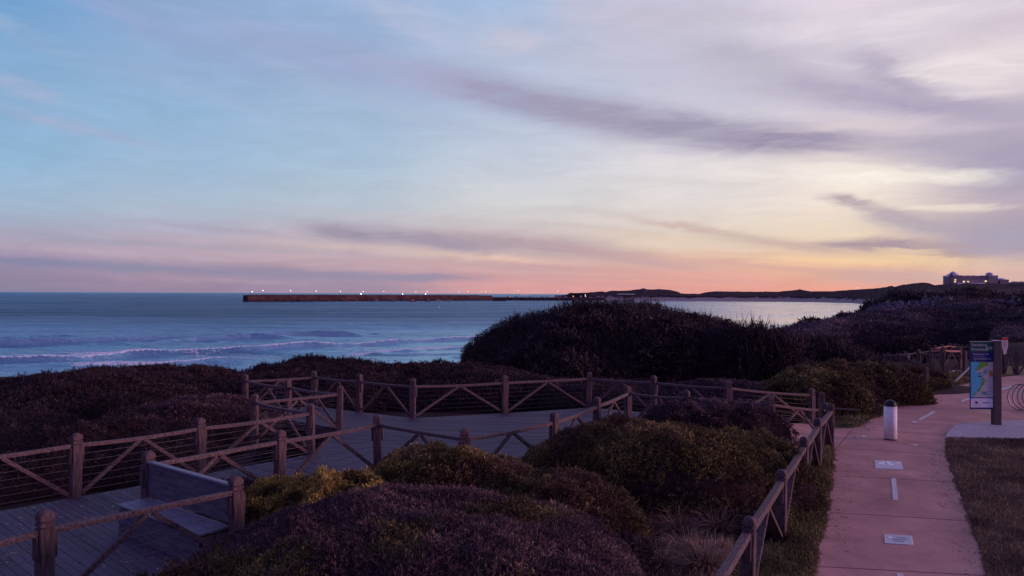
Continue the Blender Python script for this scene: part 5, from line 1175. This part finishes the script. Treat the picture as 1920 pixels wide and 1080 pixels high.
def bw_at(px):
    r = ray(px, 560); a, b_ = BW0, BW1; dx_, dy_ = b_.x - a.x, b_.y - a.y; tt = (r.x * a.y - r.y * a.x) / (r.y * dx_ - r.x * dy_); return a + (b_ - a) * tt, r
for px, py, s, lab in lamps:
    p, r = bw_at(px); big = s > 1.2; off = Vector((0, 3.0 if big else 8.0, 0)); q = p + off; k = q.y / r.y; head = at_d(px, py, q.y)
    base = 1.0 if not big else SEA + 2.4; base = SEA + 8.0 if not big else SEA + 2.2
    hgt = max(.5, head.z - base)
    o = lm0 if first else copy_tree(lm0); first = False
    o.location = (head.x, q.y + .0, base); sc = 2.9 * s
    tag(o, lab, 'street lamp', 'lit lamps along the breakwater')
    for ch in [c_ for c_ in bpy.data.objects if c_.parent == o]:
        if ch.name.startswith('pole'): ch.scale = (sc, sc, hgt)
        else: ch.scale = (sc * 1.15, sc, sc * .62); ch.location = (0, 0, hgt - sc * .62); ch.rotation_euler = (0, -.5, 0) if False else (0, 0, 0)
# harbour apron with clutter
def harbour():
    L0_, L1_ = at_z(915, 563.2, SEA), at_z(1130, 563.6, SEA)
    t = empty('harbour_apron', L0_, 0, 'low dark harbour apron joining the breakwater to the headland', 'quay'); d = L1_ - L0_
    mb = MB(); mb.beam(Vector((0, 20, 1.9)), d + Vector((0, 20, 1.9)), 40, 6.4); mb.build('apron', mat('apron_dark', (.05, .033, .045), .9, nscale=.2, var=.4, bump=.5), t)
    mb = MB()
    for i in range(150):
        f_ = random.random(); q = d * f_ + Vector((0, random.uniform(-2, 4), 3)); sz = random.uniform(.8, 2.6); mb.box(q + Vector((0, 0, random.uniform(-3.5, .6))), (sz * 1.5, sz, sz), M=Euler((random.random(), random.random(), random.random() * 3)).to_matrix().to_4x4())
    mb.build('rock_edge', mat('apron_rock', (.06, .035, .045), .9), t)
harbour()
HD = at_z(1000, 563.3, SEA).y
def simple(name, px, py, d, fn, label, cat, group=None):
    p = at_d(px, py, d); t = empty(name, p, 0, label, cat, group); fn(t); return t
def parked(px, colr, label, tail=False):
    def fn(t):
        mb = MB(); V = [(-2.1, 0), (-2.1, .75), (-1.9, .9), (-1.0, .98), (-.5, 1.45), (.8, 1.5), (1.5, 1.0), (2.1, .9), (2.15, .3), (2.1, 0)]; n = len(V)
        mb.add([(x, -.85, z + .3) for x, z in V] + [(x, .85, z + .3) for x, z in V], [tuple(range(n)), tuple(range(2 * n - 1, n - 1, -1))] + [(i, (i + 1) % n, n + (i + 1) % n, n + i) for i in range(n)]); mb.build('body', mat('car_paint', colr, .4, .5), t)
        mb = MB(); mb.box((.1, -.86, 1.5), (1.5, .03, .32)); mb.build('window', mat('car_glass', (.02, .02, .03), .1, .5), t)
        for s in (-1.3, 1.3):
            mb = MB(); mb.tube([(s, -.9, .33), (s, -.7, .33)], .33, 12); mb.build('wheel', mat('tyre', (.02, .02, .02), .9), t)
        if tail: mb = MB(); mb.box((2.2, -.3, .9), (.5, 1.6, 1.0)); mb.build('tail_light', mat('tail_glow', (.5, .02, .03), .5, emit=(1, .12, .10), estr=4), t)
    simple('parked_car', px, 557.0, HD + 4, fn, label, 'car', 'cars parked on the harbour apron')
for px, colr, lab, tl in [(953, (.10, .02, .03), 'dark red car with glowing tail light at the left end of the apron', True), (968, (.14, .13, .15), 'dark grey car between the red-lit car and the marquees', False), (994, (.45, .4, .42), 'pale car just right of the white marquees', False), (1016, (.40, .36, .40), 'left of the two pale cars in the middle of the apron', False), (1025, (.5, .46, .48), 'right of the two pale cars in the middle of the apron', False), (1043, (.5, .45, .48), 'pale car under the tall apron lamp', False), (1060, (.4, .36, .38), 'pale car beside the harbour building', False)]:
    parked(px, colr, lab, tl)
def tent(px, lab):
    def fn(t):
        mb = MB(); mb.add([(-1.9, -1.9, 2.2), (1.9, -1.9, 2.2), (1.9, 1.9, 2.2), (-1.9, 1.9, 2.2), (0, 0, 4.2), (-1.9, -1.9, 1.6), (1.9, -1.9, 1.6), (1.9, 1.9, 1.6), (-1.9, 1.9, 1.6)], [(0, 1, 4), (1, 2, 4), (2, 3, 4), (3, 0, 4), (5, 6, 1, 0), (6, 7, 2, 1), (7, 8, 3, 2), (8, 5, 0, 3)]); mb.build('canopy', mat('marquee_white', (.75, .72, .74), .6, emit=(.9, .85, .85), estr=.15), t)  # faint glow put into the white canopy cloth
        mb = MB()
        for x in (-1.8, 1.8):
            for y in (-1.8, 1.8): mb.tube([(x, y, -.6), (x, y, 2.1)], .08, 6)
        mb.build('frame', M_POLE, t)
    simple('marquee', px, 555.6, HD + 6, fn, lab, 'marquee', 'white marquees on the harbour apron')
tent(979, 'left one of three small white marquees on the apron'); tent(984.3, 'middle one of three small white marquees on the apron'); tent(989.6, 'right one of three small white marquees on the apron')
for px, py, s, lab in [(971.5, 545.5, .8, 'tall apron lamp left of the white marquees'), (1046, 545.5, .9, 'tall apron lamp right of the parked cars'), (1019.5, 545.2, .35, 'dim tall lamp above the two pale cars'), (1097.5, 553, 1.0, 'low bright lamp in front of the headland'), (1224, 554, .5, 'faint lamp low on the headland'), (1700, 540, .95, 'bright lamp alone on the hillside left of the hotel'), (1608, 540, .5, 'faint lamp on the ridge skyline'), (1522, 539, .35, 'very faint lamp above the ridge over the bay')]:
    d = HD + 8 if px < 1500 else (1050 if px < 1650 else 690)
    if px > 1140 and px < 1300: d = 1250
    head = at_d(px, py, d); o = copy_tree(lm0); hgt = 11 if px < 1080 else 6; sc = (3.0 if px < 1500 else 2.6 * (1.2 if px < 1650 else 1)) * s
    o.location = (head.x, d, head.z - hgt); tag(o, lab, 'street lamp', 'scattered lamps round the bay')
    for ch in [c_ for c_ in bpy.data.objects if c_.parent == o]:
        if ch.name.startswith('pole'): ch.scale = (sc * .6, sc * .6, hgt)
        else: ch.scale = (sc, sc, sc * .6); ch.location = (0, 0, hgt - sc * .6)
# boats
def boat(px, py, colr, ccol, lab, ln=9.0, cab=True, d=None):
    p = at_z(px, py, SEA); t = empty('moored_boat', p, 0, lab, 'boat', 'boats moored by the breakwater')
    mb = MB(); secs = []
    for i, f_ in enumerate(np.linspace(-1, 1, 9)):
        w = 1.5 * math.sqrt(max(0, 1 - max(0, f_) ** 2.5)) * (1 if f_ < 0 else 1) + .02; sheer = 1.1 + .45 * max(0, f_) ** 2
        secs.append([(f_ * ln / 2, -w, sheer), (f_ * ln / 2 * .94, -w * .7, -.3), (f_ * ln / 2 * .94, w * .7, -.3), (f_ * ln / 2, w, sheer)])
    V = [v for s in secs for v in s]; Fc = [(i * 4 + j, i * 4 + (j + 1) % 4, i * 4 + 4 + (j + 1) % 4, i * 4 + 4 + j) for i in range(8) for j in range(4)] + [(3, 2, 1, 0), (32, 33, 34, 35)]
    mb.add(V, Fc); mb.build('hull', mat('hull_paint', colr, .5), t)
    if cab:
        mb = MB(); mb.box((-.3, 0, 1.9), (ln * .36, 1.9, 1.7), bev=.15); mb.build('cabin', mat('cabin_paint', ccol, .5), t)
        mb = MB(); mb.box((-.3, -.97, 2.2), (ln * .28, .05, .5)); mb.build('window', mat('cabin_glass', (.02, .02, .03), .1), t)
        mb = MB(); mb.tube([(-.6, 0, 2.7), (-.6, 0, 5.2)], .07, 6); mb.tube([(-.6, 0, 4.2), (-3.2, 0, 3.4)], .05, 5); mb.build('mast', M_POLE, t)
for a_ in [(705, 565.2, (.22, .18, .20), (.42, .38, .42), 'grey-cabin boat, leftmost of the moored boats', 8), (737, 565, (.05, .04, .06), (.35, .32, .36), 'dark-hulled boat second from the left against the breakwater', 9), (774, 566, (.28, .015, .03), (.6, .55, .55), 'red-hulled boat with white cabin by the breakwater', 8.5), (803, 565.4, (.06, .05, .07), (.45, .4, .45), 'long dark boat under the third bright lamp', 9), (821, 565, (.42, .30, .22), (.5, .4, .38), 'cream-hulled boat right of the long dark boat', 10), (844, 564.6, (.2, .12, .12), (.42, .38, .4), 'brownish boat, rightmost of those by the breakwater', 9)]: boat(*a_[:5], ln=a_[5])
boat(932, 564.9, (.05, .03, .05), (.1, .08, .1), 'low dark barge off the left end of the apron', ln=13, cab=False); boat(943, 564.7, (.10, .05, .06), (.1, .08, .1), 'low reddish barge right of the dark barge', ln=11, cab=False)
def buoy():
    p = at_z(824, 577.5, SEA); t = empty('buoy', p, 0, 'tiny white buoy afloat in front of the breakwater', 'buoy'); mb = MB(); mb.lathe((0, 0, 0), [(.3, -.4), (.55, 0), (.5, .5), (.15, .9), (.12, 1.3)], 12); mb.build('float', mat('buoy_white', (.8, .8, .8), .5), t); mb = MB(); mb.lathe((0, 0, 0), [(.2, 1.3), (.28, 1.5), (.2, 1.7)], 8); mb.build('topmark', mat('topmark_white', (.9, .9, .9), .5), t)
buoy()
# harbour building and long roof
def hbuild():
    d = 1285; p = at_d(1084, 559, d); t = empty('harbour_building', p, 0, 'dark flat-roofed harbour building at the foot of the headland', 'building'); w = 36
    mb = MB(); mb.box((0, 0, 2.5), (w, 14, 6.0)); mb.box((3, 0, 6.6), (w * .82, 12, 2.6)); mb.build('wall', mat('harbour_wall', (.05, .04, .05), .8), t)
    mb = MB(); mb.box((1, -1, 8.2), (w * .95, 16, .6)); mb.build('roof', mat('harbour_roof', (.10, .09, .11), .7), t); mb = MB(); mb.box((-3, -1, 5.4), (w * .95, 17, .4)); mb.build('balcony', M_POLE, t)
    for x, c_, e_ in ((-9, (1, .45, .2), 1.2), (4, (.9, .7, .6), .35), (12, (.95, .8, .7), .9)):
        mb = MB(); mb.box((x, -7.6, 3.2), (1.8, .3, 1.6)); mb.build('lit_window', mat('warm_window', (.3, .2, .1), .5, emit=c_, estr=e_), t)
    mb = MB()
    for x in (-17, -8, 6, 16): mb.box((x, -8.5, 1), (.5, .5, 8))
    mb.build('column', M_POLE, t)
    mb = MB(); mb.tube([(8, 0, 8), (8, 0, 11.5)], .2, 6); mb.build('aerial', M_POLE, t)
    p = at_d(1174, 551.8, 1300); t = empty('long_shed', p, 0, 'long low shed with a pale roof on the headland slope', 'building')
    mb = MB(); mb.box((0, 2, -1.6), (28, 8, 3)); mb.build('wall', mat('shed_wall', (.07, .055, .07), .8), t); mb = MB(); mb.add([(-14.5, -2.6, -.3), (14.5, -2.6, -.3), (14.5, 2, .9), (-14.5, 2, .9), (14.5, 6.6, -.3), (-14.5, 6.6, -.3)], [(0, 1, 2, 3), (3, 2, 4, 5), (0, 3, 5), (1, 4, 2)]); mb.build('roof', mat('shed_roof', (.45, .42, .48), .5), t)
    for px, c_, lab in ((1121, (.35, .3, .35), 'small pale hut low on the headland, leftmost of three'), (1130, (.3, .26, .3), 'small hut low on the headland, middle of three'), (1143, (.32, .28, .34), 'small hut low on the headland, rightmost of three')):
        p = at_d(px, 558, 1275); t = empty('hut', p, 0, lab, 'hut', 'huts at the foot of the headland'); mb = MB(); mb.box((0, 0, .7), (4.5, 4, 2.4)); mb.build('wall', mat('hut_wall', c_, .8), t); mb = MB(); mb.add([(-2.5, -2.3, 1.9), (2.5, -2.3, 1.9), (2.5, 2.3, 1.9), (-2.5, 2.3, 1.9), (-2.5, 0, 3.0), (2.5, 0, 3.0)], [(0, 1, 5, 4), (2, 3, 4, 5), (0, 4, 3), (1, 2, 5), (0, 3, 2, 1)]); mb.build('roof', mat('hut_roof', (.2, .18, .22), .7), t)
hbuild()
# hotel on the hill
def hotel():
    d = 690; k = d / F; p = at_d(1834, 534.5, d); t = empty('hotel', p, 0, 'long pale hotel with domed corner towers and lit windows on the hilltop', 'building')
    def X(px): return (px - 1834) * k
    def Z(py): return (534.5 - py) * k
    MW = mat('hotel_wall', (.34, .28, .33), .8, nscale=.4, var=.2); MW2 = mat('hotel_wall_dark', (.26, .21, .28), .8); MR = mat('hotel_roof_grey', (.62, .60, .72), .6); MRed = mat('turret_red', (.22, .03, .05), .7)  # second wall tone is darker, also used for roof, left tower, pavilion and windows
    mb = MB(); mb.box(((X(1802) + X(1870)) / 2, 6, Z(527) - 2), (X(1870) - X(1802), 14, 14)); mb.build('main_wing', MW, t)
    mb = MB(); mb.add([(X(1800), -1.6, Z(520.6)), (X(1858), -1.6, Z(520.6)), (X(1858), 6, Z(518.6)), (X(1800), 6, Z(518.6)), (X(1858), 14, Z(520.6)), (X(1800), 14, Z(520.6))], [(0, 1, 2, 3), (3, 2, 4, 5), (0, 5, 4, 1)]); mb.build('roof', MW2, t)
    for px in (1807, 1821, 1832, 1847):
        mb = MB(); mb.box((X(px), 5, Z(518.2)), (1.0, 1.0, 2.2)); mb.build('chimney', MW, t)
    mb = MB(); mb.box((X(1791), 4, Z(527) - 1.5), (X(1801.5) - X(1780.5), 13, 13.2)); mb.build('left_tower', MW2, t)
    mb = MB(); mb.lathe((X(1791.5), 4, Z(519.4)), [(6.6, -.3), (6.2, .8), (5.2, 2.0), (3.4, 3.2), (2.6, 3.5), (2.4, 4.2), (.6, 5.0), (.1, 5.4)], 16); mb.build('tower_dome', MR, t)
    mb = MB(); mb.lathe((X(1783), -1, Z(518.6)), [(1.9, -.2), (1.3, 1.2), (.6, 2.6), (.08, 3.8)], 10); mb.lathe((X(1783), -1, Z(527)), [(1.5, -6), (1.5, 4.2)], 10); mb.build('turret', MRed, t)
    mb = MB(); mb.box((X(1860), 4, Z(526)), (X(1869) - X(1852), 12, 9.5)); mb.build('right_tower', MW, t)
    mb = MB(); mb.lathe((X(1860), 4, Z(520)), [(6.4, -.2), (5.8, .9), (3.2, 1.6), (2.9, 3.0), (3.5, 3.1), (2.2, 4.2), (.3, 4.9)], 16); mb.build('tower_dome', MR, t)
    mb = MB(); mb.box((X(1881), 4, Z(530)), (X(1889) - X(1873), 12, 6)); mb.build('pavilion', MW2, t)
    mb = MB(); mb.lathe((X(1881), 4, Z(525)), [(5.0, -.3), (4.6, .3), (3.2, 1.5), (.4, 2.0)], 12); mb.build('pavilion_roof', MR, t)
    mb = MB(); mb.box((X(1826), -3, Z(533)), (X(1844) - X(1816), 5, 2.2), bev=.3); mb.box((X(1796), -3, Z(533)), (5, 5, 2.2), bev=.3); mb.build('terrace_awning', mat('awning_pale', (.8, .8, .95), .6), t)
    for px, py, e_ in ((1788, 525, 1.0), (1787.5, 528.6, 1.0), (1804, 528.3, 1.3), (1812, 528.3, .9), (1845, 527.3, 1.4), (1812, 533, .6)):
        mb = MB(); mb.box((X(px), -2.7, Z(py)), (1.5, .3, 1.1)); mb.build('lit_window', mat('hotel_window', (.3, .2, .1), .5, emit=(1, .72, .35), estr=e_), t)
    for px in range(1806, 1869, 5):
        for py in (524, 529.5):
            mb = MB(); mb.box((X(px), -1.05, Z(py)), (1.1, .15, 1.2)); mb.build('window', MW2, t)
hotel()
p = at_d(1802, 535, 640); o = copy_tree(lm0); o.location = (p.x, p.y, p.z - 5); tag(o, 'bright white lamp on the slope just below the hotel', 'street lamp', 'scattered lamps round the bay')
for ch in [c_ for c_ in bpy.data.objects if c_.parent == o]:
    if ch.name.startswith('pole'): ch.scale = (3, 3, 5)
    else: ch.scale = (5.2, 4, 2.8); ch.location = (0, 0, 5 - 2.8)
for px, w_, lab in ((1903, 7, 'pale house right of the hotel, next to the glowing lamp'), (1915, 6, 'low house cut by the right frame edge beside the hotel')):
    p = at_d(px, 536, 670); t = empty('house', p, 0, lab, 'house', 'houses on the hill right of the hotel'); mb = MB(); mb.box((0, 0, .8), (w_, 7, 3.6)); mb.build('wall', mat('house_wall', (.22, .18, .22), .8), t)
    mb = MB(); h_ = w_ / 2 + .4; mb.add([(-h_, -3.9, 2.6), (h_, -3.9, 2.6), (h_, 3.9, 2.6), (-h_, 3.9, 2.6), (-h_ * .5, 0, 4), (h_ * .5, 0, 4)], [(0, 1, 5, 4), (2, 3, 4, 5), (0, 4, 3), (1, 2, 5), (0, 3, 2, 1)]); mb.build('roof', mat('house_roof', (.16, .13, .17), .7), t)
SC.render.engine = 'CYCLES'
